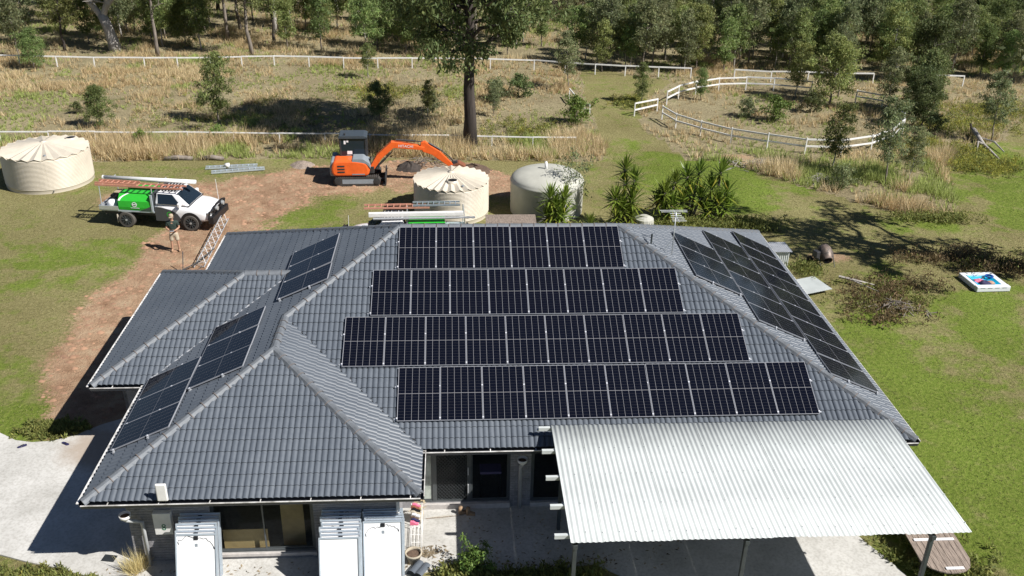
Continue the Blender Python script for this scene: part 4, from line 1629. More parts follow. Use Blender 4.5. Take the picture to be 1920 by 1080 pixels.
def make_ute(label, loc, rz):
    u = thing('ute', label, 'ute', loc, rz)
    WB = 3.1
    HW = .92
    for x in (0, WB):
        for s_ in (-1, 1):
            make_wheel(u, x, s_*.85, s_)

    def arch(cx, r_, z0, n=8):
        return [(cx+r_*math.cos(PI-PI*q/n), .36+r_*math.sin(PI*q/n)) for q in range(n+1)]
    # lower body with the front wheel arch
    # lofted shell: (x, bottom, top, half width)
    stn = [(1.42, .4, 1.2, .90), (2.0, .38, 1.2, .915), (2.6, .38, 1.2, .92), (2.85, .42, 1.19, .935), (3.1, .44, 1.17, .945), (3.4, .44, 1.14, .94), (3.65, .44, 1.09, .92), (3.85, .46, 1.02, .88), (3.97, .5, .93, .8), (4.02, .55, .82, .7)]
    vs, fs = [], []
    for (x, zb, zt, hw_) in stn:
        h_ = zt-zb
        half = [(.0, zt+.02), (hw_*.45, zt+.012), (hw_*.78, zt-.03), (hw_*.93, zt-.09), (hw_*.99, zt-.2), (hw_, zt-.38*h_/.8), (hw_*.985, zb+.22*h_), (hw_*.95, zb+.04), (hw_*.85, zb)]
        ring_ = half+[(-y, z) for y, z in half[:0:-1]]
        vs += [(x, y, z) for y, z in ring_]
    n_ = len(ring_)
    for i in range(len(stn)-1):
        for q in range(n_):
            fs.append((i*n_+q, i*n_+(q+1) % n_, (i+1)*n_+(q+1) % n_, (i+1)*n_+q))
    fs += [tuple(range(n_)), tuple((len(stn)-1)*n_+q for q in range(n_))]
    ob = MB().add(vs, fs).build('body', T['white_paint'], u, fix=True, smooth=True)
    for s_ in (-1, 1):
        MB().lathe([(.001, 0), (.47, 0), (.47, .03), (.001, .03)], 28, Matrix.Translation((WB, s_*.935+.015, .44)) @ Matrix.Rotation(PI/2, 4, 'X')).build('wheel_well', T['black'], ob)
    # cab: tapered greenhouse
    gh_lo = [(1.44, 1.19), (3.12, 1.17)]
    hw0, hw1 = HW-.03, HW-.2
    vs = [(1.43, -hw0, 1.18), (3.1, -hw0, 1.16), (2.42, -hw1, 1.74), (1.52, -hw1, 1.76), (1.43, hw0, 1.18), (3.1, hw0, 1.16), (2.42, hw1, 1.74), (1.52, hw1, 1.76)]
    MB().add(vs, [(0, 1, 2, 3), (7, 6, 5, 4), (0, 4, 5, 1), (1, 5, 6, 2), (2, 6, 7, 3), (3, 7, 4, 0)]).build('cab', T['white_paint'], u, fix=True, bevel=.09)

    def lerp3(a, b, t):
        return Vector(a)*(1-t)+Vector(b)*t

    def face_quad(c, us, push):
        """panel on a cab face given by corners c (4) with uv window us=(u0,u1,v0,v1)"""
        u0, u1, v0, v1 = us
        P00 = lerp3(lerp3(c[0], c[1], u0), lerp3(c[3], c[2], u0), v0)
        P10 = lerp3(lerp3(c[0], c[1], u1), lerp3(c[3], c[2], u1), v0)
        P11 = lerp3(lerp3(c[0], c[1], u1), lerp3(c[3], c[2], u1), v1)
        P01 = lerp3(lerp3(c[0], c[1], u0), lerp3(c[3], c[2], u0), v1)
        n = (P10-P00).cross(P01-P00).normalized()*push
        return MB().add([P00, P10, P11, P01, P00+n, P10+n, P11+n, P01+n], [(0, 1, 2, 3), (4, 5, 6, 7), (0, 1, 5, 4), (1, 2, 6, 5), (2, 3, 7, 6), (3, 0, 4, 7)])
    face_quad([vs[1], vs[5], vs[6], vs[2]], (.07, .93, .08, .93), .012).build('windscreen', T['car_glass'], u, fix=True)
    for s_, c in ((-1, [vs[0], vs[1], vs[2], vs[3]]), (1, [vs[5], vs[4], vs[7], vs[6]])):
        us = (.1, .78, .1, .88) if s_ < 0 else (.22, .9, .1, .88)
        face_quad(c, us, .012).build('side_window', T['car_glass'], u, fix=True)
    # dark curved wrap over the lower door
    for s_ in (-1, 1):
        door = [(1.44, .42), (2.58, .42), (2.62, .6), (2.5, .8), (2.2, .98), (1.8, 1.08), (1.44, 1.1)]
        MB().prism(door, s_*(HW+.001), s_*(HW+.008)).build('door_wrap', T['grey_paint'], u, fix=True)
        MB().box(1.62, 1.82, s_*HW-.012+s_*.016, s_*HW+.012+s_*.016, 1.11, 1.14).build('door_handle', T['white_pipe'], u)
        MB().box(2.62, 2.76, s_*HW+min(0, s_*.2), s_*HW+max(0, s_*.2), 1.2, 1.38).build('mirror', T['white_paint'], u, bevel=.03)
        ring = MB().lathe([(.1, 0), (.13, 0), (.13, .006), (.1, .006)], 20, Matrix.Translation((2.12, s_*(HW+.011), .76)) @ Matrix.Rotation(PI/2, 4, 'X'))
        ring.build('door_emblem', T['green_paint'], u)
        ar_ = MB()
        for q in range(12):
            a0_, a1_ = PI*q/12, PI*(q+1)/12
            ar_.add([(WB+r_*math.cos(a), s_*(HW+.035), .37+r_*math.sin(a)) for a in (a0_, a1_) for r_ in (.43, .5)]+[(WB+r_*math.cos(a), s_*(HW-.1), .37+r_*math.sin(a)) for a in (a0_, a1_) for r_ in (.43, .5)], [(0, 1, 3, 2), (1, 5, 7, 3), (0, 2, 6, 4)])
        ar_.build('wheel_arch_trim', T['black'], u)
        MB().box(2.55, 2.58, s_*.72-.12, s_*.72+.12, .12, .42).build('mud_flap', T['black'], u)
    # nose
    MB().box(3.97, 4.03, -.55, .55, .66, .9).build('grille', T['black'], u)
    for s_ in (-1, 1):
        MB().box(3.86, 4.02, s_*.72-.17, s_*.72+.17, .76, .92).build('headlight', T['steel'], u, bevel=.03)
    bb = MB().box(3.95, 4.2, -.95, .95, .4, .72)
    bb.tube([(4.1, -.66, .6), (4.16, -.64, 1.1), (4.16, -.3, 1.18), (4.16, .3, 1.18), (4.16, .64, 1.1), (4.1, .66, .6)], .048, 8)
    for s_ in (-1, 1):
        bb.tube([(4.14, s_*.62, 1.02), (4.06, s_*.92, .98), (3.98, s_*.95, .6)], .045, 8)
        bb.tube([(4.12, s_*.25, .62), (4.12, s_*.25, 1.1)], .025, 8)
    bb.tube([(4.12, -.6, .86), (4.12, .6, .86)], .028, 8)
    bb.build('bull_bar', T['black'], u, bevel=.02)
    for s_ in (-1, 1):
        MB().lathe([(.001, .09), (.1, .08), (.11, 0), (.05, -.06), (.001, -.06)], 14, Matrix.Translation((4.16, s_*.36, .98)) @ Matrix.Rotation(PI/2, 4, 'Y')).build('spot_light', T['steel'], u)
    MB().box(4.165, 4.175, -.18, .18, .5, .61).build('number_plate', T['backsheet'], u)
    MB().tube([(3.9, .62, 1.0), (3.86, .62, 2.05)], .012, 6).build('whip_aerial', T['white_pipe'], u)
    # snorkel side detail and bonnet scoop line
    MB().box(3.0, 3.1, -.85, .85, 1.175, 1.195).build('wiper_cowl', T['black'], u)
    # tray
    MB().box(-1.2, 1.38, -.55, .55, .5, .72).build('chassis', T['machine_dark'], u)
    MB().box(-1.25, 1.4, -.93, .93, .78, .86).build('tray_floor', T['alu_frame'], u, bevel=.01)
    MB().box(1.32, 1.4, -.9, .9, .86, 1.72).build('headboard', T['steel_dark'], u)
    for s_ in (-1, 1):
        MB().box(-1.25, -.32, s_*.93-.02, s_*.93+.02, .84, 1.04).build('drop_side', T['alu'], u, bevel=.008)
        MB().box(-.2, .28, s_*.8-.13, s_*.8+.13, .77, .79).build('mud_guard', T['alu_frame'], u)
        MB().box(-.46, -.43, s_*.8-.13, s_*.8+.13, .2, .62).build('mud_flap', T['cream'], u)
        # green toolbox canopy: sloping upper side
        pf = [(s_*.93, .87), (s_*.95, 1.02), (s_*.93, 1.32), (s_*.66, 1.62), (s_*.2, 1.64), (s_*.2, .87)]
        vs_ = [(-.3, y, z) for y, z in pf]+[(1.3, y, z) for y, z in pf]
        n = len(pf)
        bx = MB().add(vs_, [tuple(range(n)), tuple(range(2*n-1, n-1, -1))]+[(i, n+i, n+(i+1) % n, (i+1) % n) for i in range(n)]).build('tool_box', T['green_paint'], u, fix=True, bevel=.012)
        # white curved stripe, charcoal corner, ring emblem with a bar
        nrm = Vector((0, s_*.3, .27)).normalized()
        for q in range(8):
            a0_, a1_ = q/8, (q+1)/8
            f = lambda t: (-.28+.42*t*t, s_*(.93-.27*t), 1.32+.3*t)
            p0, p1 = Vector(f(a0_)), Vector(f(a1_))
            of = Vector((0, s_*.008, .008))
            MB().add([p0+of, p1+of, p1+of+Vector((.1, 0, 0)), p0+of+Vector((.1, 0, 0))], [(0, 1, 2, 3)]).build('stripe', T['backsheet'], bx)
        MB().prism([(.75, .9), (1.28, .9), (1.28, 1.12), (1.0, .98)], s_*.945, s_*.958).build('corner_wrap', T['grey_paint'], bx, fix=True)
        Me = Matrix.Translation((.5, s_*.957, 1.17)) @ Matrix.Rotation(PI/2, 4, 'X')
        MB().lathe([(.085, 0), (.12, 0), (.12, .006), (.085, .006)], 22, Me).build('emblem_ring', T['backsheet'], bx)
        MB().box(.4, .6, s_*.955-.004, s_*.955+.004, 1.145, 1.19).build('emblem_bar', T['backsheet'], bx)
        MB().box(.3, .72, s_*.955-.004, s_*.955+.004, .99, 1.01).build('web_address_line', T['backsheet'], bx)
        MB().box(1.3, 1.38, s_*.93-.04, s_*.93+.04, .86, 1.66).build('rack_post', T['alu_frame'], u)
    MB().box(-1.25, -1.21, -.9, .9, .84, 1.04).build('tailgate', T['alu'], u)
    for x in (-1.15, 1.35):
        mb = MB()
        for s_ in (-1, 1):
            mb.tube([(x, s_*.86, .86), (x, s_*.8, 1.92)], .022, 8)
        mb.tube([(x, -.82, 1.92), (x, .82, 1.92)], .022, 8)
        mb.build('ladder_rack', T['steel'], u)
    mb = MB().box(1.58, 2.4, -.6, -.57, 1.83, 1.86).box(1.58, 2.4, .57, .6, 1.83, 1.86)
    for q in range(6):
        mb.box(1.6+q*.15, 1.66+q*.15, -.6, .6, 1.8, 1.83)
    mb.build('roof_rack', T['black'], u)
    # loose gear on the tray
    return u


def ladder(M_, ln, wd, m_, label, n):
    t_ = thing('ladder', label, 'ladder', M=M_)
    for s_ in (0, 1):
        MB().box(0, ln, s_*wd-.015, s_*wd+.015, 0, .085).build('stile', m_, t_)
    for q in range(n):
        x = .2+q*(ln-.4)/(n-1)
        MB().box(x-.02, x+.02, .015, wd-.015, .025, .06).build('rung', m_, t_)
    return t_


ua = R(-8.7)
uc = Vector((-7.4, 21.35, 0))+Vector((math.cos(ua+PI/2), math.sin(ua+PI/2), 0))*.8
U1 = make_ute('white work ute with green tool boxes and ladders, parked near the far left', (uc.x, uc.y, 0), ua)
MU = Matrix.Translation(uc) @ Matrix.Rotation(ua, 4, 'Z')


def upt(M_, x, y, z, rz=0, ry=0):
    return M_ @ Matrix.Translation((x, y, z)) @ Matrix.Rotation(rz, 4, 'Z') @ Matrix.Rotation(ry, 4, 'Y')


ladder(upt(MU, -1.35, -.78, 1.95), 4.2, .42, T['ladder'], 'long salmon ladder on the near side of the parked ute rack', 14)
ladder(upt(MU, -1.35, -.74, 2.04), 2.0, .38, T['ladder'], 'short salmon ladder lying on top of the longer one', 7)
cdt = thing('conduit_tube', 'white conduit carrier tube on the rack of the parked ute', 'tube', M=upt(MU, -1.3, .05, 2.06))
MB().tube([(0, 0, 0), (4.45, 0, 0)], .1, 16).build('tube', T['white_pipe'], cdt, smooth=True)
MB().tube([(-.06, 0, 0), (0, 0, 0)], .11, 16).build('end_cap', T['white_pipe'], cdt)
gb = thing('gear_bag', 'white bag of gear at the back of the parked ute tray', 'bag', M=upt(MU, -.75, -.55, .862))
MB().lathe([(.001, 0), (.22, 0), (.26, .12), (.22, .3), (.1, .36), (.001, .36)], 12).build('bag', T['backsheet'], gb, smooth=True)
gb = thing('gear_crate', 'black crate of gear on the parked ute tray', 'crate', M=upt(MU, -.7, .1, .862))
MB().box(-.3, .3, -.35, .35, 0, .45).build('crate', T['black'], gb, bevel=.03)
MB().box(-.2, .25, -.2, .25, .45, .55).build('contents', T['cap_cloth'], gb, bevel=.04)

# second ute behind the ridge, facing left
U2 = make_ute('white ute mostly hidden behind the ridge of the roof', (7.15, 18.25, 0), PI-R(-2))
MU2 = Matrix.Translation((7.15, 18.25, 0)) @ Matrix.Rotation(PI+R(2), 4, 'Z')
ladder(upt(MU2, .35, -.75, 1.95), 2.9, .42, T['ladder'], 'pink ladder on the rack of the ute behind the roof', 10)
ladder(upt(MU2, -1.0, -.72, 2.06), 2.1, .4, T['machine_grey'], 'grey ladder on the rack of the ute behind the roof', 8)
cdt = thing('conduit_tube', 'white square carrier on the rack of the ute behind the roof', 'tube', M=upt(MU2, -1.1, .55, 1.95))
MB().box(0, 4.1, -.09, .09, 0, .18).build('tube', T['white_pipe'], cdt, bevel=.01)
rlg = thing('rail_bundle', 'bundle of pale aluminium rails on the ute behind the roof', 'rails', M=upt(MU2, -1.6, .78, 1.945))
for q in range(3):
    MB().box(0, 4.4, .05*q, .04+.05*q, 0, .045).build('rail', T['alu'], rlg)

# ---------------------------------------------------------------- person
pr_ = thing('person', 'person in cap, dark shirt and khaki shorts holding a controller by the ute', 'person', (-4.47, 18.4, float(gh(-4.47, 18.4))), R(8))


def skin(name, pts, edges, mat_, parent, sub=2, root=0):
    m_ = bpy.data.meshes.new(name)
    bm = bmesh.new()
    ly = bm.verts.layers.skin.verify()
    bv = []
    for i, p in enumerate(pts):
        v_ = bm.verts.new(p[:3])
        r_ = p[3]
        v_[ly].radius = r_ if isinstance(r_, tuple) else (r_, r_)
        v_[ly].use_root = (i == root)
        bv.append(v_)
    for a, b in edges:
        bm.edges.new((bv[a], bv[b]))
    bm.to_mesh(m_)
    bm.free()
    o = link(name, m_, mat_, parent)
    o.modifiers.new('skin', 'SKIN').use_smooth_shade = True
    sb = o.modifiers.new('sub', 'SUBSURF')
    sb.levels = sub
    sb.render_levels = sub
    return o


# faces -y (towards the house)
pts = [(0, 0, .93, (.15, .1)), (0, 0, 1.12, (.14, .095)), (0, 0, 1.32, (.175, .1)), (0, 0, 1.45, (.09, .075)), (0, -.01, 1.52, .05), (0, -.03, 1.60, (.072, .085)), (0, -.03, 1.70, (.07, .085)),
       (.095, 0, .85, .085), (.13, -.02, .5, .055), (.15, 0, .1, .04), (.17, -.12, .04, .035),
       (-.095, 0, .85, .085), (-.13, -.02, .5, .055), (-.15, 0, .1, .04), (-.17, -.12, .04, .035),
       (.19, 0, 1.4, .06), (.27, 0, 1.14, .045), (.13, -.24, 1.1, .036), (.07, -.29, 1.11, (.035, .02)),
       (-.19, 0, 1.4, .06), (-.27, 0, 1.14, .045), (-.13, -.24, 1.1, .036), (-.07, -.29, 1.11, (.035, .02))]
eds = [(0, 1), (1, 2), (2, 3), (3, 4), (4, 5), (5, 6), (0, 7), (7, 8), (8, 9), (9, 10), (0, 11), (11, 12), (12, 13), (13, 14), (2, 15), (15, 16), (16, 17), (17, 18), (2, 19), (19, 20), (20, 21), (21, 22)]
bd = skin('body', pts, eds, T['skin'], pr_)
for s_ in (-1, 1):
    fp = []
    fe = []
    for q in range(4):
        b0 = len(fp)
        zz = 1.135-.022*q
        fp += [(s_*.075, -.3, zz, .011), (s_*.045, -.325, zz, .010), (s_*.02, -.325, zz-.004, .009)]
        fe += [(b0, b0+1), (b0+1, b0+2)]
        if q:
            fe.append((b0-3, b0))
    b0 = len(fp)
    fp += [(s_*.07, -.285, 1.13, .012), (s_*.05, -.29, 1.155, .010), (s_*.03, -.3, 1.16, .009)]
    fe += [(b0, b0+1), (b0+1, b0+2), (0, b0)]
    skin('hand', fp, fe, T['skin'], bd, 1)
skin('shirt', [(0, 0, .95, (.175, .125)), (0, 0, 1.12, (.165, .12)), (0, 0, 1.32, (.2, .125)), (0, 0, 1.47, (.085, .075)), (.19, 0, 1.41, .085), (.245, 0, 1.22, .078), (-.19, 0, 1.41, .085), (-.245, 0, 1.22, .078)],
     [(0, 1), (1, 2), (2, 3), (2, 4), (4, 5), (2, 6), (6, 7)], T['shirt'], pr_)
skin('shorts', [(0, 0, .98, (.165, .12)), (0, 0, .88, (.15, .12)), (.1, 0, .8, .11), (.128, -.015, .5, .1), (-.1, 0, .8, .11), (-.128, -.015, .5, .1)], [(0, 1), (1, 2), (2, 3), (1, 4), (4, 5)], T['shorts'], pr_)
for s_ in (-1, 1):
    skin('boot', [(s_*.15, .01, .2, .055), (s_*.15, .01, .06, .055), (s_*.165, -.13, .045, .045)], [(0, 1), (1, 2)], T['boot'], pr_)
MB().lathe([(.094, 1.665), (.1, 1.7), (.085, 1.775), (.04, 1.8), (.001, 1.803)], 18, Matrix.Translation((0, -.028, 0))).build('cap', T['cap_cloth'], pr_, smooth=True)
MB().prism([(-.075, 1.668), (.075, 1.668), (.075, 1.682), (-.075, 1.682)], -.2, -.1).build('cap_peak', T['cap_cloth'], pr_)
hd = MB()
hd.lathe([(.001, -.012), (.014, 0), (.001, .012)], 8, Matrix.Translation((.03, -.108, 1.625)))
hd.lathe([(.001, -.012), (.014, 0), (.001, .012)], 8, Matrix.Translation((-.03, -.108, 1.625)))
hd.build('eyes', T['black'], bd)
skin('nose', [(0, -.1, 1.625, .012), (0, -.125, 1.595, .016)], [(0, 1)], T['skin'], bd, 1)
MB().box(-.025, .025, -.116, -.106, 1.553, 1.562).build('mouth', T['rust'], bd)
for s_ in (-1, 1):
    MB().lathe([(.001, -.012), (.03, 0), (.001, .012)], 10, Matrix.Translation((s_*.082, -.02, 1.61)) @ Matrix.Rotation(PI/2, 4, 'Y')).build('ear', T['skin'], bd)
rc = thing('controller', 'small grey drone controller held by the standing person', 'controller', M=pr_.matrix_basis @ Matrix.Translation((0, -.34, 1.12)))
MB().box(-.09, .09, -.04, .04, -.02, .02).build('case', T['alu_frame'], rc, bevel=.01)
MB().box(-.07, .07, -.035, .035, .022, .03).build('screen', T['black'], rc)
for s_ in (-1, 1):
    MB().lathe([(.012, .02), (.012, .035), (.001, .04)], 8, Matrix.Translation((s_*.075, .02, 0))).build('stick', T['black'], rc)

# ---------------------------------------------------------------- lattice mast and lengths of metal on the ground
def lattice(name, label, p0, p1, wd, mt):
    p0, p1 = Vector(p0), Vector(p1)
    d = (p1-p0)
    ln = d.length
    d.normalize()
    y = Vector((0, 0, 1)).cross(d).normalized()
    z = d.cross(y)
    t_ = thing(name, label, 'mast', M=basis(d, y, z, p0))
    cor = [(0, -wd/2, 0), (0, wd/2, 0), (0, 0, wd*.87)]
    for c in cor:
        MB().tube([(0, c[1], c[2]), (ln, c[1], c[2])], .02, 6).build('chord', mt, t_)
    n = int(ln/.32)
    for i in range(n):
        mb = MB()
        for q in range(3):
            a, b = cor[q], cor[(q+1) % 3]
            x0, x1 = i*ln/n, (i+1)*ln/n
            if i % 2:
                a, b = b, a
            mb.tube([(x0, a[1], a[2]), (x1, b[1], b[2])], .011, 5)
        mb.build('brace', mt, t_)
    return t_


lattice('lattice_mast', 'silver lattice aerial mast lying on bare dirt near the ute', (-3.05, 16.6, .06), (-3.15, 22.0, .1), .42, T['galv'])
lm = thing('steel_frame', 'thin dark steel bars left on the dirt beside the lattice mast', 'bars', (-3.5, 16.4, 0))
MB().tube([(-.25, -.1, .03), (.35, .2, .25), (.8, 1.6, .3)], .025, 6).build('bar', T['steel_dark'], lm)
MB().tube([(-.1, -.3, 0), (-.1, .1, .85)], .02, 6).build('bar', T['steel_dark'], lm)
MB().tube([(.3, -.6, .03), (.55, .3, .05)], .022, 6).build('bar', T['steel_dark'], lm)
for i, (x0, y0, x1, y1, lab) in enumerate(((-5.25, 28.6, -2.5, 29.25, 'nearest length of pale aluminium ladder lying on the grass behind the ute'), (-5.75, 29.35, -3.0, 29.75, 'further length of pale aluminium ladder lying on the grass behind the ute'))):
    a = math.atan2(y1-y0, x1-x0)
    z = float(gh(x0, y0))+.05
    ladder(Matrix.Translation((x0, y0, z)) @ Matrix.Rotation(a, 4, 'Z'), math.hypot(x1-x0, y1-y0), .34, T['alu_frame'], lab, 9)
bk = tag(MB().lathe([(.001, 0), (.12, 0), (.14, .22), (.001, .22)], 14).build('bucket', T['white_pipe'], loc=(-4.6, 29.6, float(gh(-4.6, 29.6))+.08), smooth=True), 'small white bucket on the aluminium lengths', 'bucket')

# ---------------------------------------------------------------- fences


def fence(label, posts, heights, skip=(), group=None, ph=None, sz=.035, rh=.048):
    c = posts[0]
    t_ = thing('rail_fence', label, 'fence', (c[0], c[1], 0), group=group)
    o = Vector((c[0], c[1], 0))
    hmax = ph or max(heights)+.02
    for i, (x, y) in enumerate(posts):
        z = float(gh(x, y))
        lx, ly = random.uniform(-.02, .02), random.uniform(-.02, .02)
        MB().add([Vector(p)-o for p in [(x-sz, y-sz, z-.2), (x+sz, y-sz, z-.2), (x+sz, y+sz, z-.2), (x-sz, y+sz, z-.2), (x-sz+lx, y-sz+ly, z+hmax), (x+sz+lx, y-sz+ly, z+hmax), (x+sz+lx, y+sz+ly, z+hmax), (x-sz+lx, y+sz+ly, z+hmax)]],
                 ((0, 3, 2, 1), (4, 5, 6, 7), (0, 1, 5, 4), (1, 2, 6, 5), (2, 3, 7, 6), (3, 0, 4, 7))).build('post', T['fence'], t_)
        if i < len(posts)-1 and i not in skip:
            x2, y2 = posts[i+1]
            for hh in heights:
                a = Vector((x, y, z+hh))-o
                b = Vector((x2, y2, float(gh(x2, y2))+hh+random.uniform(-.03, .03)))-o
                d = b-a
                M_ = basis(d.normalized(), Vector((0, 0, 1)).cross(d).normalized(), d.normalized().cross(Vector((0, 0, 1)).cross(d).normalized()), a)
                MB().box(0, d.length, -.025, .025, -rh, rh, M_).build('rail', T['fence'], t_)
    return t_


fence('single white rail fence between the yard and the long grass', [(-24.5, 34.7), (-21.5, 34.6), (-18.8, 34.5), (-16, 34.5), (-13.3, 34.45), (-10.6, 34.4), (-7.9, 34.4), (-5.2, 34.35), (-2.5, 34.3), (0.2, 34.2), (2.9, 34.1), (5.4, 34.0), (7.9, 34.0), (10.2, 33.8), (12.66, 33.6), (15.3, 33.6)], (.6,), sz=.025, rh=.034)
fence('far single white rail fence along the edge of the trees', [(-33, 53.9), (-29.2, 53.8), (-25.4, 53.6), (-22.6, 53.6), (-19.8, 53.6), (-16, 53.6), (-13.5, 53.7), (-11, 53.8), (-8.6, 53.9), (-6.1, 54), (-3.4, 54), (-.7, 53.9), (2, 53.9), (4.7, 53.9), (7.3, 53.9), (10.9, 53.8), (14.4, 53.7), (16.8, 52.9), (19.1, 52.1), (21.4, 51.7), (24, 51.4), (26.5, 51.1)], (.8,))
fence('short white rail fence piece beyond the round yard, among saplings', [(29.8, 50.6), (32.6, 50.2), (35.4, 49.9), (38.2, 49.7), (40.5, 49.6)], (.8,))
fence('isolated white rail at the far right behind the round yard', [(45.0, 49.5), (47.7, 49.45)], (.8,))
fence('leaning broken white fence piece beside the mown track', [(16.2, 44.9), (16.35, 43.3)], (.7,))
fence('small white fence corner half hidden in grass by the track', [(16.6, 41.2), (17.1, 40.7)], (.65, .3))
fence('curved double rail white fence at the front of the round yard', [(21.8, 39.5), (22.3, 37.6), (23.5, 35.9), (25.05, 34.4), (27.0, 33.3), (29.0, 32.3), (31.2, 32.2), (33.4, 33), (35.4, 34.6), (36.9, 36.4), (37.6, 37.9), (37.8, 39.6)], (.9, .48), ph=1.0)
fence('short double rail white fence piece at the right of the round yard', [(36.9, 44.1), (38.4, 43.0)], (.9, .5), ph=1.0)
fence('curved double rail white fence at the back of the round yard', [(34.4, 46.3), (31.9, 47.3), (29.9, 47.7), (27.7, 47.3), (25.7, 46.2), (24.1, 44.8), (22.9, 43.2)], (.95, .5), ph=1.02)
fence('open white gate panel at the left of the round yard', [(21.9, 41.6), (20.1, 40.4)], (.85, .45), ph=.9)

# ---------------------------------------------------------------- foliage generators


def mesh_np(name, V, F, tint, mat_, nper):
    """V (N,3), F (M,nper), tint (N,) or (N,3) -> mesh with a 'tint' colour attribute"""
    m = bpy.data.meshes.new(name)
    m.vertices.add(len(V))
    m.vertices.foreach_set('co', np.ascontiguousarray(V, np.float32).reshape(-1))
    m.loops.add(F.size)
    m.loops.foreach_set('vertex_index', np.ascontiguousarray(F, np.int32).reshape(-1))
    m.polygons.add(len(F))
    m.polygons.foreach_set('loop_start', np.arange(0, F.size, nper, dtype=np.int32))
    m.update(calc_edges=True)
    if tint.ndim == 1:
        tint = np.repeat(tint[:, None], 3, 1)
    c = np.concatenate([tint, np.ones((len(tint), 1))], 1).astype(np.float32)
    a = m.attributes.new('tint', 'FLOAT_COLOR', 'POINT')
    a.data.foreach_set('color', c.reshape(-1))
    m.materials.append(mat_)
    return m


def leaves(centres, radii, per, ll, lw, seed, flat=.75, hang=.55, ctint=None, squash=.75):
    """leaf cards round clump centres. returns V,F,tint"""
    g = np.random.default_rng(seed)
    n = len(centres)
    idx = np.repeat(np.arange(n), per)
    N = len(idx)
    u = g.normal(size=(N, 3))
    u /= np.linalg.norm(u, axis=1)[:, None]
    rad = g.random(N)**.45
    off = u*rad[:, None]*np.asarray(radii)[idx][:, None]
    off[:, 2] *= squash
    c = np.asarray(centres)[idx]+off
    ax = g.normal(size=(N, 3))
    ax[:, 2] -= hang*2
    ax /= np.linalg.norm(ax, axis=1)[:, None]
    sd = np.cross(ax, g.normal(size=(N, 3)))
    sd /= np.linalg.norm(sd, axis=1)[:, None]+1e-9
    L = ll*(.6+.8*g.random(N))[:, None]
    W = lw*(.6+.8*g.random(N))[:, None]
    V = np.stack([c, c+ax*L*.45+sd*W, c+ax*L, c+ax*L*.45-sd*W], 1)
    ct_ = (.75+.5*g.random(n)) if ctint is None else np.asarray(ctint)
    br = ct_[idx]*(.7+.6*g.random(N))
    warm = 1+.25*(g.random(N)-.35)
    col_ = np.stack([br*warm, br, br*(.9+.2*g.random(N))], 1)
    return V.reshape(-1, 3), np.arange(4*N).reshape(-1, 4), np.repeat(col_, 4, 0)


def eucalypt(seed, H, r0, crown0, R_, nb, per, ll=.24, lw=.045, lean=.05, bend=.5, top=True, sub=3, rc=.5, nside=7, spread=1.0, droop=0.0, fork=None):
    """returns trunk mesh builder and leaf arrays"""
    rr = random.Random(seed)
    mb = MB()
    pts = [Vector((0, 0, -.15))]
    n = 9
    dx, dy = rr.uniform(-lean, lean), rr.uniform(-lean, lean)
    for i in range(1, n+1):
        t = i/n
        pts.append(Vector((dx*H*t+rr.uniform(-1, 1)*bend*.05*H*.3, dy*H*t+rr.uniform(-1, 1)*bend*.05*H*.3, H*.93*t)))
    rad = [r0*1.25]+[r0*(1-.85*(i/n)) for i in range(1, n+1)]
    mb.tube(pts, rad, nside)
    cen, rads = [], []

    def at(t):
        q = t*n
        i = min(int(q), n-1)
        return pts[i].lerp(pts[i+1], q-i)
    for b in range(nb):
        t = crown0+(1-crown0)*((b+rr.random())/nb)*.97
        p = at(t)
        az = b*2.399+rr.uniform(-.5, .5)
        env = R_*(math.sin(PI*min(1, (t-crown0)/(1-crown0)*.8+.18))**.8)*rr.uniform(.65, 1.15)*spread
        up_ = rr.uniform(.25, .8)*(1-droop)-droop*.2
        d = Vector((math.cos(az), math.sin(az), up_))
        bp = [p]
        q = p.copy()
        ns = 4
        for s in range(ns):
            d2 = d+Vector((rr.uniform(-.35, .35), rr.uniform(-.35, .35), rr.uniform(-.2, .3)))
            q = q+d2.normalized()*(env*1.15/ns)
            bp.append(q.copy())
        br = r0*(1-.8*t)*.5
        mb.tube(bp, [br, br*.8, br*.6, br*.4, br*.18], 5, cap=False)
        for s in range(sub):
            k_ = rr.choice((2, 3, 3, 4, 4))
            e = bp[k_]+Vector((rr.gauss(0, 1), rr.gauss(0, 1), rr.gauss(0, .7)))*rc*.75
            if s:
                mb.tube([bp[max(1, k_-1)], (bp[k_]+e)/2+Vector((0, 0, .04)), e], [br*.35, br*.25, br*.1], 4, cap=False)
            cen.append(tuple(e))
            rads.append(rc*rr.uniform(.6, 1.25))
    if top:
        for s in range(3):
            e = pts[-1]+Vector((rr.gauss(0, .2), rr.gauss(0, .2), rr.uniform(0, .4)))*rc
            cen.append(tuple(e))
            rads.append(rc*.7)
    V, F, tn = leaves(cen, rads, per, ll, lw, seed+100)
    return mb, V, F, tn


TREES = {}


def tree_proto(key, leafmat, barkmat, **kw):
    mb, V, F, tn = eucalypt(**kw)
    tm = mb.mesh('trunk', True)
    tm.materials.append(barkmat)
    TREES[key] = (tm, mesh_np('crown', V, F, tn, leafmat, 4))


def plant_tree(name, key, x, y, s, label, group, rz=None, cat='tree', sz=None):
    tm, cm = TREES[key]
    t_ = thing(name, label, cat, (x, y, float(gh(x, y))), random.uniform(0, 6.28) if rz is None else rz, group)
    t_.scale = (s, s, (sz or s))
    link('trunk', tm, None, t_)
    link('crown', cm, None, t_)
    return t_


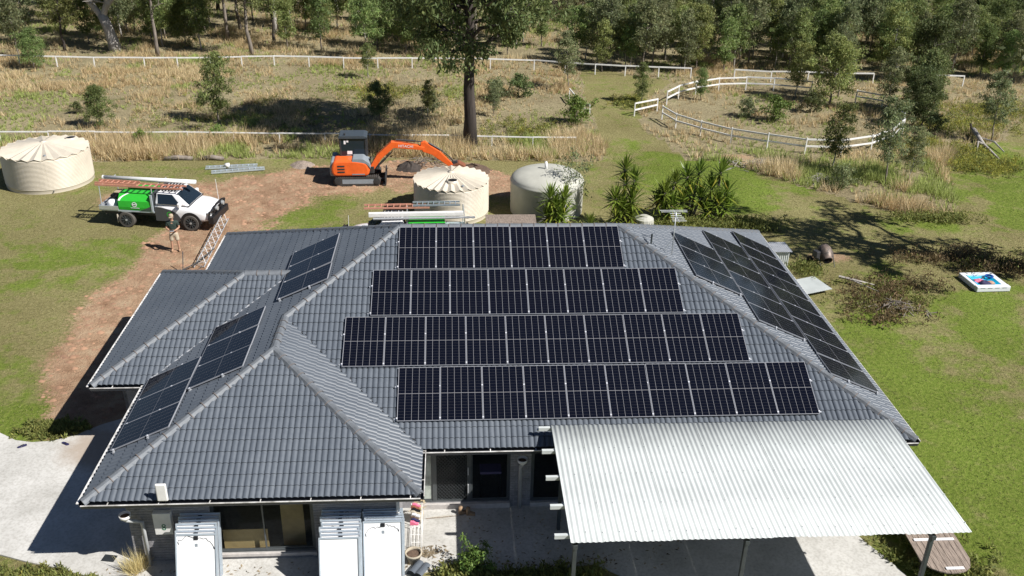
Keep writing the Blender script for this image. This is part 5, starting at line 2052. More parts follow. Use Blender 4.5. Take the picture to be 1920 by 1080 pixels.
for i in range(6):      # slender saplings, ~4 m
    tree_proto(('sap', i), (T['leaf'], T['leaf'], T['leaf_grey'])[i % 3], (T['bark'], T['bark_pale'])[i % 2], seed=20+i, H=4.4+.4*(i % 3), r0=.055, crown0=.2+.05*(i % 4), R_=.6+.09*(i % 4), nb=24, per=62, ll=.17, lw=.028, sub=3, rc=.36)
for i in range(5):      # taller forest gums
    tree_proto(('gum', i), (T['leaf'], T['leaf_grey'], T['leaf_dark'], T['leaf'], T['leaf_dark'])[i], (T['bark_dark'], T['bark_pale'], T['bark_dark'], T['bark_pale'], T['bark'])[i], seed=50+i, H=9.5+i*.8, r0=.18+.03*(i % 3), crown0=.36+.05*(i % 3), R_=2.0, nb=20, per=70, ll=.3, lw=.055, sub=4, rc=.72, lean=.06, bend=1.0)
for i in range(3):      # thick bushy trees of the ring
    tree_proto(('bushy', i), (T['leaf_dark'], T['leaf'], T['leaf_dark'])[i], T['bark'], seed=70+i, H=4.2, r0=.07, crown0=.12, R_=1.2, nb=30, per=85, ll=.17, lw=.03, sub=3, rc=.46)
for i in range(3):      # low shrubs
    tree_proto(('shrub', i), (T['leaf_dark'], T['leaf_grey'], T['leaf_lush'])[i], T['bark'], seed=80+i, H=1.3, r0=.03, crown0=.05, R_=.6, nb=14, per=45, ll=.13, lw=.03, sub=3, rc=.26)
# old forked gum: stout pale trunk that splits low into two spreading limbs
mb = MB()
mb.tube([(0.25, 0, -.2), (.1, 0, .8), (-.15, 0, 2.0), (-.5, .1, 3.0)], [.62, .48, .42, .4], 12)
cen, rads = [], []
rr = random.Random(5)
for limb in ([(-.5, .1, 2.8), (-1.3, .2, 3.9), (-2.2, .1, 5.0), (-2.7, 0, 6.6), (-2.9, .2, 8.2)], [(-.45, .1, 2.8), (.1, 0, 4.0), (.35, -.2, 5.4), (.5, 0, 7.0), (.3, .2, 9.0)], [(.1, 0, 3.9), (.9, .3, 4.8), (1.5, .5, 6.0), (2.2, .6, 7.5)]):
    nL = len(limb)
    mb.tube(limb, [.3*(1-.8*i/(nL-1)) for i in range(nL)], 9, cap=False)
    for q in range(14):
        i = rr.randrange(1, nL)
        p = Vector(limb[i])
        e = p+Vector((rr.gauss(0, 1.1), rr.gauss(0, 1.1), rr.uniform(-.3, 1.3)))
        mb.tube([p, (p+e)/2+Vector((0, 0, .15)), e], [.07, .045, .015], 5, cap=False)
        if e.z > 4.6:
            cen.append(tuple(e))
            rads.append(rr.uniform(.5, 1.0))
V, F, tn = leaves(cen, rads, 130, .28, .05, 92)
tm = mb.mesh('trunk', True)
tm.materials.append(T['bark_pale'])
TREES['whitegum'] = (tm, mesh_np('crown', V, F, tn, T['leaf_grey'], 4))
tree_proto('dead', T['leaf_grey'], T['bark_pale'], seed=93, H=8, r0=.16, crown0=.45, R_=2.6, nb=9, per=5, ll=.2, lw=.04, sub=2, rc=.4)
tree_proto('leafy_sparse', T['leaf_grey'], T['bark_dark'], seed=97, H=15, r0=.6, crown0=.35, R_=4.8, nb=15, per=85, ll=.36, lw=.075, sub=4, rc=.8, lean=.0, bend=.9)
tree_proto('thin', T['leaf_grey'], T['bark'], seed=98, H=3.4, r0=.035, crown0=.4, R_=.7, nb=14, per=16, ll=.12, lw=.03, sub=3, rc=.35)

# the big ironbark in the middle: tall straight dark trunk, drooping spread crown
mb, V, F, tn = eucalypt(seed=131, H=16.5, r0=.40, crown0=.35, R_=5.4, nb=40, per=125, ll=.34, lw=.055, sub=7, rc=.95, lean=.005, bend=.25, nside=14, droop=.35)
bt = thing('ironbark_tree', 'big dark ironbark with straight black trunk and wide crown in the middle', 'tree', (8.86, 33.75, float(gh(8.86, 33.75))), 2.1)
link('trunk', mb.mesh('trunk', True), T['bark_dark'], bt)
link('crown', mesh_np('crown', V, F, tn, T['leaf_dark'], 4), None, bt)

# one tree outside the picture on the right: its shadow lies across the lawn
plant_tree('eucalypt_tree', 'leafy_sparse', 35.6, 14.4, 1.0, 'tall sparse gum off the right edge, shading the right lawn', None, .4)

# single saplings and shrubs of the paddock, each where the photo shows it
for (nm, key, x, y, s, lab) in (
    ('gum_sapling', ('sap', 0), -7.05, 38.4, 1.05, 'slender sapling standing alone left of the big tree shadow'),
    ('gum_sapling', ('bushy', 1), -14.0, 37.4, .62, 'small dark green sapling in the long grass behind the left tank'),
    ('gum_sapling', ('bushy', 1), -24.0, 52.8, .72, 'bright round sapling in front of the far fence at the left edge'),
    ('gum_sapling', ('sap', 3), 1.5, 50.5, .62, 'little sapling in front of the far fence, left of the big tree'),
    ('gum_sapling', ('bushy', 0), 3.1, 39.5, .6, 'dark bushy sapling behind the excavator'),
    ('gum_sapling', ('sap', 2), 16.4, 47.4, .85, 'dark sapling in front of the far fence beside the mown track'),
    ('shrub', ('shrub', 2), 15.9, 38.5, 1.3, 'bright green shrub at the fence end beside the mown track'),
    ('gum_sapling', ('sap', 4), 21.2, 43.6, .62, 'small green sapling beside the open white gate panel'),
    ('gum_sapling', ('sap', 1), 29.5, 29.2, .85, 'left one of the two saplings before the round yard fence'),
    ('gum_sapling', ('sap', 2), 31.7, 27.1, .95, 'dark leafy sapling in front of the round yard, nearest the lawn'),
    ('gum_sapling', ('sap', 5), 33.3, 27.6, .62, 'thin sapling at the right of the rank grass clump'),
    ('gum_sapling', ('bushy', 1), 34.8, 43.6, 1.15, 'largest dark tree inside the back of the round yard'),
    ('gum_sapling', ('bushy', 2), 39.6, 40.2, .85, 'dark bushy tree just outside the right end of the round yard'),
    ('gum_sapling', ('bushy', 0), 40.6, 41.8, 1.05, 'dark bushy tree behind the right end of the round yard'),
    ('gum_sapling', ('sap', 2), 42.0, 34.8, .9, 'lone sapling standing beside the fallen log on the right'),
    ('gum_sapling', ('sap', 0), 25.7, 44.6, .55, 'small sapling just inside the back rail of the round yard'),
    ('gum_sapling', ('bushy', 0), 38.9, 37.9, .8, 'dark sapling touching the outside of the round yard at right'),
    ('gum_sapling', ('sap', 5), 38.0, 41.5, .9, 'sapling standing in the gap at the right of the round yard'),
    ('gum_sapling', ('sap', 2), 36.2, 45.6, .95, 'sapling behind the short fence piece at the right of the round yard'),
    ('gum_sapling', ('sap', 1), 32.9, 45.4, .85, 'sapling left of the largest tree at the back of the round yard'),
    ('shrub', ('shrub', 2), 29.5, 39.3, 1.2, 'green shrub in the middle of the round yard'),
    ('shrub', ('shrub', 1), 27.8, 40.2, .9, 'grey green shrub left of centre in the round yard'),
    ('shrub', ('shrub', 0), 32.7, 41.6, 1.0, 'dark shrub inside the round yard below the big dark tree'),
    ('shrub', ('shrub', 0), 38.8, 36.6, 1.0, 'dark shrub against the outside of the round yard rail'),
    ('shrub', ('shrub', 1), 29.0, 26.4, .9, 'grey shrub at the left end of the rank grass clump'),
    ('shrub', ('shrub', 0), 12.6, 45.2, 1.2, 'dark low shrub right of the big trunk, by the leaning rail'),
    ('shrub', ('shrub', 1), 10.9, 44.0, 1.1, 'grey shrub just right of the big trunk'),
    ('shrub', ('shrub', 1), 6.5, 41.5, .9, 'grey shrub just left of the big trunk'),
    ('shrub', ('shrub', 2), -6.3, 34.9, .6, 'tiny green shrub at the near rail left of the excavator'),
    ('shrub', ('shrub', 2), -10.4, 33.6, .7, 'green weed shrub beside the near rail behind the ute'),
    ('shrub', ('shrub', 0), -16.5, 40.5, .55, 'small dark shrub in the long grass at left'),
    ('shrub', ('shrub', 0), -9.0, 43.0, .6, 'small dark shrub in the paddock under the far fence'),
    ('gum_sapling', ('sap', 1), 6.2, 40.5, .5, 'thin young sapling left of the big trunk in the paddock'),
    ('gum_sapling', ('sap', 5), 10.6, 40.2, .45, 'thin young sapling right of the big trunk in the paddock'),
    ('thin_tree', 'thin', 13.85, 22.2, 1.0, 'thin half bare tree between the poly tank and the yuccas'),
):
    if s:
        plant_tree(nm, key, x, y, s, lab, None, cat='shrub' if nm == 'shrub' else 'tree')
plant_tree('white_gum', 'whitegum', -20.3, 59.6, .95, 'old pale grey gum with forked trunk at the top left', None, 0.0)

# the bush behind: three bands so that the eye finds trunks, then foliage
g2 = np.random.default_rng(11)
placed = [(-20.6, 59.6), (8.86, 33.75)]


SCAT = []


def scatter(n, x0, x1, y0, y1, md, keys, smin, smax, name, label, group, dens=None):
    c = 0
    tries = 0
    while c < n and tries < n*40:
        tries += 1
        x = g2.uniform(x0, x1)
        y = g2.uniform(y0, y1)
        if dens is not None and g2.random() > dens(x, y):
            continue
        d_ = Vector((x, y, 0))-CAM
        if not -130 < 960+1726.57*d_.dot(r2)/d_.dot(fw) < 2050:
            continue        # nothing of it would show in the picture
        if -23 < x < -17 and y < 63:
            continue        # clearing round the old forked gum
        if any((x-a)**2+(y-b)**2 < md*md for a, b in placed):
            continue
        placed.append((x, y))
        SCAT.append((plant_tree(name, keys[int(g2.integers(len(keys)))], x, y, float(g2.uniform(smin, smax)), label, group), x, y))
        c += 1


SAP = [('sap', i) for i in range(6)]
GUM = [('gum', i) for i in range(5)]
gap = lambda x, y: .25+.75*float(vnoise(x, y, 9, 77) > .45)
scatter(100, 19, 62, 52.6, 66, 1.0, SAP, .75, 1.3, 'gum_sapling', 'green gum sapling in the dense stand behind the far fence, right half', 'saplings behind the far fence, right half')
scatter(34, 42, 70, 49, 72, 1.6, SAP+[('bushy', 0), ('bushy', 2)], .9, 1.5, 'gum_sapling', 'green gum sapling at the far right behind the round yard', 'saplings at the far right')
scatter(52, -36, 19, 55.5, 70, 1.4, SAP+[('bushy', 1)], .8, 1.45, 'gum_sapling', 'gum sapling behind the far fence, left half', 'saplings behind the far fence, left half', gap)
scatter(60, 16, 90, 66, 90, 2.0, SAP+[('bushy', 1), ('bushy', 0)], 1.0, 1.7, 'gum_sapling', 'gum sapling deep in the bush at the top right', 'saplings deep in the bush, right')
scatter(44, -48, 16, 70, 92, 2.2, SAP+[('bushy', 0)], 1.0, 1.7, 'gum_sapling', 'gum sapling deep in the bush at the top left', 'saplings deep in the bush, left', gap)
scatter(46, -50, 90, 60, 98, 3.2, GUM, .75, 1.15, 'gum_tree', 'tall gum tree with visible trunk in the bush behind the far fence', 'tall gums in the bush behind the far fence')
scatter(7, 15, 70, 60, 84, 3.0, ['dead'], .8, 1.2, 'dead_tree', 'bare pale dead tree among the bush saplings', 'dead trees in the bush')
scatter(8, -30, 14, 57, 72, 3.0, [('gum', 0), ('gum', 2), ('gum', 4)], .65, .85, 'gum_tree', 'dark trunked gum just behind the far fence, left half', 'dark gums behind the far fence, left half')


# label each scattered tree by the landmark below it and its order from the left
SECT = [(0, 'left of the pale forked gum'), (230, 'just right of the pale forked gum'), (480, 'straight above the lone sapling and the excavator'), (740, 'behind the big ironbark crown'), (1080, 'above the top of the mown track'), (1280, 'above the left half of the round yard'), (1480, 'above the right half of the round yard'), (1680, 'above the right edge of the round yard'), (1830, 'by the right edge of the picture')]
NUM = ['first', 'second', 'third', 'fourth', 'fifth', 'sixth', 'seventh', 'eighth', 'ninth', 'tenth', 'eleventh', 'twelfth', 'thirteenth', 'fourteenth', 'fifteenth', 'sixteenth', 'seventeenth', 'eighteenth', 'nineteenth', 'twentieth']
NUM += ['twenty-'+q for q in NUM[:9]]+['thirtieth']+['thirty-'+q for q in NUM[:9]]
BUCK = {}
for o_, x_, y_ in SCAT:
    d_ = Vector((x_, y_, 0))-CAM
    px_ = 960+1726.57*d_.dot(r2)/d_.dot(fw)
    sct = [s for a, s in SECT if px_ >= a or a == 0][-1]
    band = 'near' if y_ < 61 else ('middle' if y_ < 73 else 'deep')
    kind_ = o_.name.split('.')[0].replace('_', ' ')
    BUCK.setdefault((kind_, band, sct), []).append((px_, o_))
for (kind_, band, sct), lst in BUCK.items():
    for i_, (px_, o_) in enumerate(sorted(lst, key=lambda q: q[0])):
        o_['label'] = '%s %s from left, %s bush %s' % (NUM[i_] if i_ < len(NUM) else 'last', kind_, band, sct)

# ---------------------------------------------------------------- yuccas
def rosette(seed, n=60, ln=.8, wd=.042):
    g = np.random.default_rng(seed)
    Vs, Fs, Ts = [], [], []
    for i in range(n):
        az = i*2.39996+g.uniform(-.2, .2)
        el = R(85)-(i/n)*R(112)+g.uniform(-.12, .12)
        d = np.array([math.cos(az)*math.cos(el), math.sin(az)*math.cos(el), math.sin(el)])
        s = np.array([-math.sin(az), math.cos(az), 0])
        L = ln*g.uniform(.8, 1.15)
        drp = .05*L
        b = len(Vs)*0
        base = np.array([0, 0, -.25*(i/n)])
        pts = [base, base+d*L*.5, base+d*L-np.array([0, 0, drp])]
        ws = [wd*.7, wd, .004]
        q = []
        for p, w_ in zip(pts, ws):
            q += [p-s*w_, p+s*w_]
        k0 = len(Ts)
        Vs += q
        Fs += [(k0, k0+1, k0+3, k0+2), (k0+2, k0+3, k0+5, k0+4)]
        c = g.uniform(.7, 1.25)
        yel = 1.0+.9*max(0, (i/n)-.8)*5*g.random()
        Ts += [(c*yel, c, c*.9)]*6
    return np.array(Vs), np.array(Fs), np.array(Ts)


ROS = []
for i in range(4):
    V, F, tn = rosette(200+i)
    ROS.append(mesh_np('leaf_head', V, F, tn, T['yucca'], 4))


def yucca(x, y, heads, label):
    t_ = thing('yucca', label, 'yucca', (x, y, float(gh(x, y))))
    for i, (dx, dy, z, s) in enumerate(heads):
        MB().tube([(dx*.3, dy*.3, 0), (dx*.6, dy*.7, z*.5), (dx, dy, z)], [.09, .07, .055], 7).build('stem', T['bark'], t_, smooth=True)
        o = link('leaf_head', ROS[i % 4], None, t_, loc=(dx, dy, z))
        o.scale = (s, s, s)
        o.rotation_euler = (random.uniform(-.25, .25), random.uniform(-.25, .25), random.uniform(0, 6))
    return t_


yucca(12.65, 20.6, [(-.25, 0, 1.75, 1.0), (.4, .1, 1.7, 1.0), (0, -.1, 1.2, 1.1), (.3, -.2, 1.0, 1.1), (-.35, -.15, .9, 1.1), (.1, -.3, .6, 1.0)], 'yucca clump in front of the domed poly tank')
yucca(16.0, 21.0, [(-.05, .1, 3.0, 1.0), (.45, .1, 2.45, 1.0), (0, .1, 2.3, .9), (-.45, -.1, 1.55, 1.05), (.35, -.1, 1.5, 1.15), (-.1, -.2, 1.1, 1.1), (.3, -.3, .8, 1.1), (-.4, -.3, .8, 1.0)], 'tall narrow yucca with one high head, between tank and wide clump')
yucca(18.0, 21.3, [(0, 0, 1.7, 1.15), (.5, .2, 2.2, .95), (-.3, .1, 1.2, 1.0), (.4, -.2, 1.1, 1.1), (0, -.2, .8, 1.0)], 'left yucca of the wide dark clump')
yucca(19.3, 21.5, [(-.2, .2, 2.4, 1.05), (.4, .3, 2.6, 1.0), (0, 0, 1.6, 1.1), (.5, -.1, 1.4, 1.1), (-.4, -.1, 1.2, 1.0)], 'middle yucca of the wide dark clump')
yucca(20.5, 21.4, [(.2, .2, 2.7, 1.1), (.55, 0, 1.7, 1.15), (-.2, .1, 1.9, 1.05), (.1, -.2, 1.2, 1.15), (.6, -.2, 1.0, 1.1), (-.4, -.2, .8, 1.0)], 'right yucca of the wide dark clump, above the TV aerial')
yucca(14.3, 20.2, [(0, 0, .55, .75)], 'small low yucca beside the thin half bare tree')
tag(MB().lathe([(.001, 0), (.42, 0), (.5, .3), (.45, .62), (.2, .75), (.001, .78)], 14).build('boulder', T['poly'], loc=(16.95, 20.6, 0), smooth=False), 'pale grey boulder between the yucca clumps', 'rock')

# ---------------------------------------------------------------- grass and weeds (stuff)


def blades(P3, h, nb, wd, lean, seed, cols, tilt=None):
    """one triangle fan of thin blades per point"""
    g = np.random.default_rng(seed)
    n = len(P3)
    idx = np.repeat(np.arange(n), nb)
    N = len(idx)
    az = g.random(N)*2*PI
    ln = (g.random(N)**.7)*lean
    hh = h[idx]*(.55+.6*g.random(N))
    base = P3[idx]+np.stack([np.cos(az), np.sin(az), 0*az], 1)*(h[idx]*.14*g.random(N))[:, None]
    tip = base+np.stack([np.cos(az)*ln*hh, np.sin(az)*ln*hh, hh*np.sqrt(np.clip(1-ln*ln*.6, .1, 1))], 1)
    a2 = az+PI/2+g.normal(size=N)*.6
    sd = np.stack([np.cos(a2), np.sin(a2), 0*a2], 1)*(wd*(.6+.8*g.random(N)))[:, None]
    V = np.stack([base-sd, base+sd, tip], 1).reshape(-1, 3)
    c = cols[idx]*(.7+.6*g.random(N))[:, None]
    return V, np.arange(3*N).reshape(-1, 3), np.repeat(c, 3, 0)


g3 = np.random.default_rng(5)


def visible(x, y, m=2.0):
    d = np.stack([x-CAM.x, y-CAM.y, 0*x-CAM.z], 1)
    dz = d@np.array(fw)
    px = 960+1726.57*(d@np.array(r2))/dz
    py = 540-1726.57*(d@np.array(u2))/dz
    return (px > -90) & (px < 2010) & (py < 1140) & (py > -60)


# long dry grass
n = 280000
x = g3.uniform(-34, 66, n)
y = g3.uniform(20, 92, n)
dirt_, dry_, nz_, n2_ = zones(x, y)
clump = fbm(x, y, 2.6, 63)
dens_ = np.clip(2.2*(fbm(x, y, 5.5, 64)-.28), .12, 1)
dens_ = np.where(((x > 20) & (y < 33)) | ((y < 35) & (x < 16)), 1, dens_)
keep = (g3.random(n) < dens_) & (dry_ > .5) & (dirt_ < .4) & visible(x, y) & (g3.random(n) < np.clip(.12+1.5*(clump-.3), .06, 1)*np.where(y > 58, .55, 1))
keep &= ~((np.hypot(x+13.35, y-27.68) < 2.4))
x, y, clump = x[keep], y[keep], clump[keep]
hgt = .24+.9*np.clip(clump-.3, 0, .5)+.16*g3.random(len(x))
hgt *= np.where((y < 35.0) & (x < 16), 1.55, 1)*np.where((x > 20) & (y < 32), 1.75, 1.0)*np.where((y > 35.5) & (y < 54), .8, 1)
hue = fbm(x, y, 6, 71)
c1 = np.array([1.0, .97, .9])
c2_ = np.array([.76, .64, .5])
c3 = np.array([.55, .72, .35])
cols = c1*(1-hue)[:, None]+c2_*hue[:, None]
gm = (fbm(x, y, 4, 81) > .55) | (g3.random(len(x)) < .12)
cols[gm] = c3*(.8+.4*g3.random(gm.sum()))[:, None]
hgt[gm] *= .6
z = gh(x, y)
V, F, tn = blades(np.stack([x, y, z-.02], 1), hgt, 8, .02+0*hgt[0], .75, 3, cols)
tag(link('long_grass', mesh_np('long_grass', V, F, tn, T['straw'], 3)), 'tall dry straw grass filling the paddock and round yard', 'grass', kind='stuff')

# scruffy low lawn tufts
n = 90000
x = np.concatenate([g3.uniform(-17, 5, n//2), g3.uniform(17, 42, n//2)])
y = np.concatenate([g3.uniform(-3, 31, n//2), g3.uniform(-4, 34, n//2)])
dirt_, dry_, nz_, n2_ = zones(x, y)
ls = np.clip(sstep(.42, .62, fbm(x, y, 5.5, 51))+.6*np.exp(-((x-23.5)/4.5)**2-((y-3)/7.5)**2), 0, 1)
house_in = (x > -2.4) & (x < 20.1) & (y > 0) & (y < 14.2)
keep = (dirt_ < .25+.3*g3.random(n)) & (dry_ < .5) & visible(x, y) & ~in_poly(x, y, [(a*1.0, b*1.0) for a, b in SLAB]) & ~house_in & (np.hypot(x+13.35, y-27.68) > 2.2)
keep &= g3.random(n) < .35+.65*fbm(x, y, 1.6, 91)
x, y, ls = x[keep], y[keep], ls[keep]
ls = ls*np.where(x < 5, .55, .85)
cols = np.array([.85, 1.0, .8])*ls[:, None]+np.array([1.5, 1.15, 2.0])*(1-ls)[:, None]
V, F, tn = blades(np.stack([x, y, gh(x, y)-.01], 1), .03+.045*g3.random(len(x)), 5, .011, .95, 13, cols*1.1)
tag(link('lawn_grass', mesh_np('lawn_grass', V, F, tn, T['weed'], 3)), 'short patchy lawn grass round the yard', 'grass', kind='stuff')

# broad green weeds in patches, denser by the fence, heap and slab edge
pts_ = []
for (cx, cy, rx, ry, n, h0, yl) in ((25.4, 13.0, 1.2, 1.0, 70, .25, -1), (26.6, 14.1, 1.8, .8, 80, .3, -1), (24.9, 11.5, 1.3, .9, 50, .25, -1), (25.6, 13.4, 2.0, 1.2, 60, .3, 0),
                                  (23.3, 15.9, .7, .6, 60, .3, 0), (30, 17.2, 2.5, .8, 100, .35, -1), (33, 15.8, 2.5, .9, 130, .4, -1), (32, 16.3, 2.5, .9, 60, .3, 0), (39, 30, 2.0, 1.3, 300, .3, .6), (37.5, 33, 2.5, 1.5, 350, .3, .7), (42, 38, 3, 2, 350, .3, .5), (46, 42, 4, 2, 350, .3, .5), (20.5, 43.5, 1.2, 1.4, 200, .2, .4),
                                  (19.5, 20.7, 2.6, .7, 320, .5, 0), (22, 20.9, 1.5, .6, 160, .35, 0), (15, 20.5, 3.0, .5, 220, .3, 0), (9.6, -2.35, 1.6, .4, 240, .22, 0), (-2.6, -2.0, 1.4, .45, 420, .12, .05), (20.6, -3.5, 1.5, 2.0, 260, .2, 0), (-4.6, 4.75, .9, .35, 240, .1, 0), (3.0, 46, 4, 2.5, 240, .3, .4), (-6, 40, 7, 5, 200, .25, .1), (12.5, 36, 2.5, 3, 260, .25, .25), (18.7, -1.9, .5, .9, 130, .2, 0), (8.1, -2.25, .5, .3, 160, .3, 0), (32, 21.7, 2.0, .6, 150, .3, 0)):
    a = g3.normal(size=(n, 2))*.55
    pts_.append(np.stack([cx+a[:, 0]*rx, cy+a[:, 1]*ry, np.full(n, h0), np.full(n, yl)], 1))
pp = np.concatenate(pts_)
pp = pp[~in_poly(pp[:, 0], pp[:, 1], SLAB)]
nW = len(pp)
cen = np.stack([pp[:, 0], pp[:, 1], gh(pp[:, 0], pp[:, 1])+pp[:, 2]*.5], 1)
V, F, tn = leaves(cen, pp[:, 2]*.9, 26, .13, .022, 444, hang=-.5, squash=.8)
yel = np.repeat(np.repeat((g3.random(nW) < pp[:, 3]).astype(float), 26), 4)
tn[:, 0] *= 1+.55*yel
tn[:, 1] *= 1+.4*yel
brn = np.repeat(np.repeat((pp[:, 3] < 0).astype(float), 26), 4)
tn *= 1+brn[:, None]*np.array([-.1, -.38, .1])
tag(link('weeds', mesh_np('weeds', V, F, tn, T['weed'], 4)), 'patches of green and yellow broadleaf weeds over the yard', 'weeds', kind='stuff')

# a single straw tussock beside the left downpipe, a leafy weed at the patio edge
pt_ = np.array([[-.3, wy-.3, .03]]*14)+np.concatenate([g3.normal(size=(14, 2))*.1, np.zeros((14, 1))], 1)
V, F, tn = blades(pt_, np.full(14, .6), 30, .006, .85, 17, np.array([[1, .98, .75]]*14))
tag(link('grass_tussock', mesh_np('grass_tussock', V, F, tn, T['straw'], 3)), 'dry straw tussock beside the left downpipe', 'grass tuft')
plant_tree('leafy_weed', ('shrub', 2), 8.25, -2.0, .62, 'bright green leafy weed growing at the patio edge', None, cat='weed')

# clods and litter on the bare dirt (stuff)
n = 9000
x = g3.uniform(-8, 12, n)
y = g3.uniform(4.5, 31, n)
dirt_, dry_, _, _ = zones(x, y)
keep = (dirt_ > .45) & ~((x > -2.7) & (y < 14.5)) & ~in_poly(x, y, SLAB)
x, y = x[keep], y[keep]
n = len(x)
s = (.02+.11*g3.random(n)**3)
th = np.linspace(0, 2*PI, 6)[:-1]
ring = np.stack([np.cos(th), np.sin(th), 0*th], 1)
Vc = np.concatenate([ring, [[0, 0, .7]]], 0)
rot = g3.random(n)*6
V = np.stack([x[:, None]+s[:, None]*(Vc[None, :, 0]*np.cos(rot)[:, None]-Vc[None, :, 1]*np.sin(rot)[:, None])*1.4, y[:, None]+s[:, None]*(Vc[None, :, 0]*np.sin(rot)[:, None]+Vc[None, :, 1]*np.cos(rot)[:, None]), gh(x, y)[:, None]-.005+s[:, None]*Vc[None, :, 2]*(.6+.8*g3.random((n, 1)))], -1)
Fc = np.array([(i, (i+1) % 5, 5) for i in range(5)])
F = (np.arange(n)[:, None, None]*6+Fc[None]).reshape(-1, 3)
m_ = mesh_np('dirt_clods', V.reshape(-1, 3), F, np.ones(n*6), mat('clod', (.3, .175, .11), .95, var=.3, scale=.8), 3)
tag(link('dirt_clods', m_), 'small clods of reddish dirt on the bare track', 'dirt', kind='stuff')

# ---------------------------------------------------------------- small things of the yard
# fallen log
lg = thing('fallen_log', 'grey fallen log with bare branches on the right lawn', 'log', (40.9, 33.6, float(gh(40.9, 33.6))))
MB().tube([(.6, 2.6, .35), (.2, 1.2, .3), (-.1, 0, .2), (-.5, -2.6, .12)], [.16, .15, .12, .05], 8).build('trunk', T['bark_pale'], lg, smooth=True)
MB().tube([(.2, 1.2, .3), (.7, .2, .3), (.5, -1.4, .15)], [.08, .06, .03], 6).build('branch', T['bark_pale'], lg)
MB().tube([(-.1, 0, .2), (-.7, -.4, .5), (-1.1, -1.2, .1)], [.07, .05, .02], 6).build('branch', T['bark_pale'], lg)
MB().tube([(.6, 2.6, .1), (.5, 2.9, .7)], [.12, .05], 6).build('stump', T['bark_dark'], lg)
lg = thing('dead_branch', 'pale dead branch in the weeds beyond the metal sheet', 'branch', (24.6, 14.3, 0))
MB().tube([(-.3, .5, .25), (.4, .1, .22), (1.2, -.2, .12)], [.07, .06, .03], 6).build('limb', T['bark_pale'], lg)
MB().tube([(.2, .2, .2), (.9, -.9, .2)], [.03, .015], 5).build('twig', T['bark_pale'], lg)
# grey logs at the foot of the long grass, behind the ute
for i, (x, y, ln, a, lab) in enumerate(((-8.4, 31.0, 1.6, .05, 'left half-buried grey log at the foot of the long grass'), (-6.3, 31.1, 1.2, -.08, 'right half-buried grey log at the foot of the long grass'))):
    tag(MB().tube([(0, 0, .1), (ln*.5, .04, .16), (ln, 0, .1)], [.13, .15, .11], 8).build('log', T['bark'], loc=(x, y, float(gh(x, y))), smooth=True), lab, 'log').rotation_euler = (0, 0, a)
# mound and uprooted stump by the excavator
for i, (x, y, r_, lab) in enumerate(((5.4, 29.6, .5, 'dark stump among the clearings right of the excavator cab'), (9.0, 29.2, .7, 'heap of reddish soil in front of the bucket'), (-.6, 30.2, .5, 'low heap of torn straw and roots left of the excavator'))):
    g = np.random.default_rng(300+i)
    mb = MB()
    hk = (.75, .5, .4)[i]
    pr = [(r_*1.5, -.05), (r_*1.15, hk*r_*.4), (r_*.6, hk*r_*.8), (.02, hk*r_)]
    mb.lathe(pr, 14)
    mb.v = [(a*(1+.25*g.normal()*.6), b*(1+.25*g.normal()*.6), c*(1+.3*g.normal()*.5)) for a, b, c in mb.v]
    tag(mb.build(('stump', 'soil_heap', 'debris_heap')[i], (T['bark_dark'], T['soil'], T['wood_grey'])[i], loc=(x, y, float(gh(x, y)))), lab, ('stump', 'soil', 'debris')[i])

# corrugated bin by the east wall, loose sheet, cement mixer
bn = thing('corrugated_bin', 'small corrugated metal enclosure beside the right wall of the house', 'enclosure', (22.1, 16.5, 0))


def corr(ln, h, M_, per=.09):
    n = int(ln/per*6)
    vs, fs = [], []
    for q in range(n+1):
        x = ln*q/n
        yy = .012*math.cos(2*PI*x/per)
        vs += [M_ @ Vector((x, yy, 0)), M_ @ Vector((x, yy, h))]
    for q in range(n):
        fs.append((2*q, 2*q+2, 2*q+3, 2*q+1))
    return MB().add(vs, fs)


for i, (x, y, a) in enumerate(((-.4, -.4, 0), (.4, -.4, PI/2), (.4, .4, PI), (-.4, .4, -PI/2))):
    corr(.8, .85, Matrix.Translation((x, y, 0)) @ Matrix.Rotation(a, 4, 'Z')).build('side_sheet', T['zinc'], bn, smooth=True)
corr(.95, 1.1, Matrix.Translation((-.46, -.5, .87)) @ Matrix.Rotation(-PI/2, 4, 'X') @ Matrix.Scale(1, 4)).build('lid', T['galv'], bn, smooth=True)
sh = thing('metal_sheet', 'loose corrugated metal sheet lying on the grass by the right wall', 'sheet', (22.35, 13.25, 0), R(20))
corr(1.35, 1.2, Matrix.Translation((0, 0, .2)) @ Matrix.Rotation(-PI/2+R(3), 4, 'X'), .076).build('sheet', T['zinc'], sh, smooth=True)
cm = thing('cement_mixer', 'old cement mixer with tilted drum on the right lawn', 'cement mixer', (24.25, 16.45, 0), R(20))
Md = Matrix.Translation((0, 0, .62)) @ Matrix.Rotation(R(-58), 4, 'Y') @ Matrix.Rotation(R(180), 4, 'X')
Md = Matrix.Translation((0, 0, .62)) @ Matrix.Rotation(R(120), 4, 'X') @ Matrix.Rotation(R(-15), 4, 'Y')
MB().lathe([(.02, -.34), (.24, -.32), (.31, -.15), (.32, .05), (.27, .25), (.2, .42), (.215, .44), (.19, .42), (.25, .2), (.28, 0), (.2, -.28)], 24, Md).build('drum', T['rust_steel'], cm, smooth=True)
MB().tube([(-.42, 0, .62), (.42, 0, .62)], .03, 8).tube([(-.42, 0, .62), (-.35, -.35, .02)], .022, 6).tube([(.42, 0, .62), (.35, -.35, .02)], .022, 6).tube([(-.42, 0, .62), (-.35, .4, .15)], .022, 6).tube([(.42, 0, .62), (.35, .4, .15)], .022, 6).tube([(-.4, .4, .18), (.4, .4, .18)], .022, 6).build('frame', T['machine_dark'], cm)
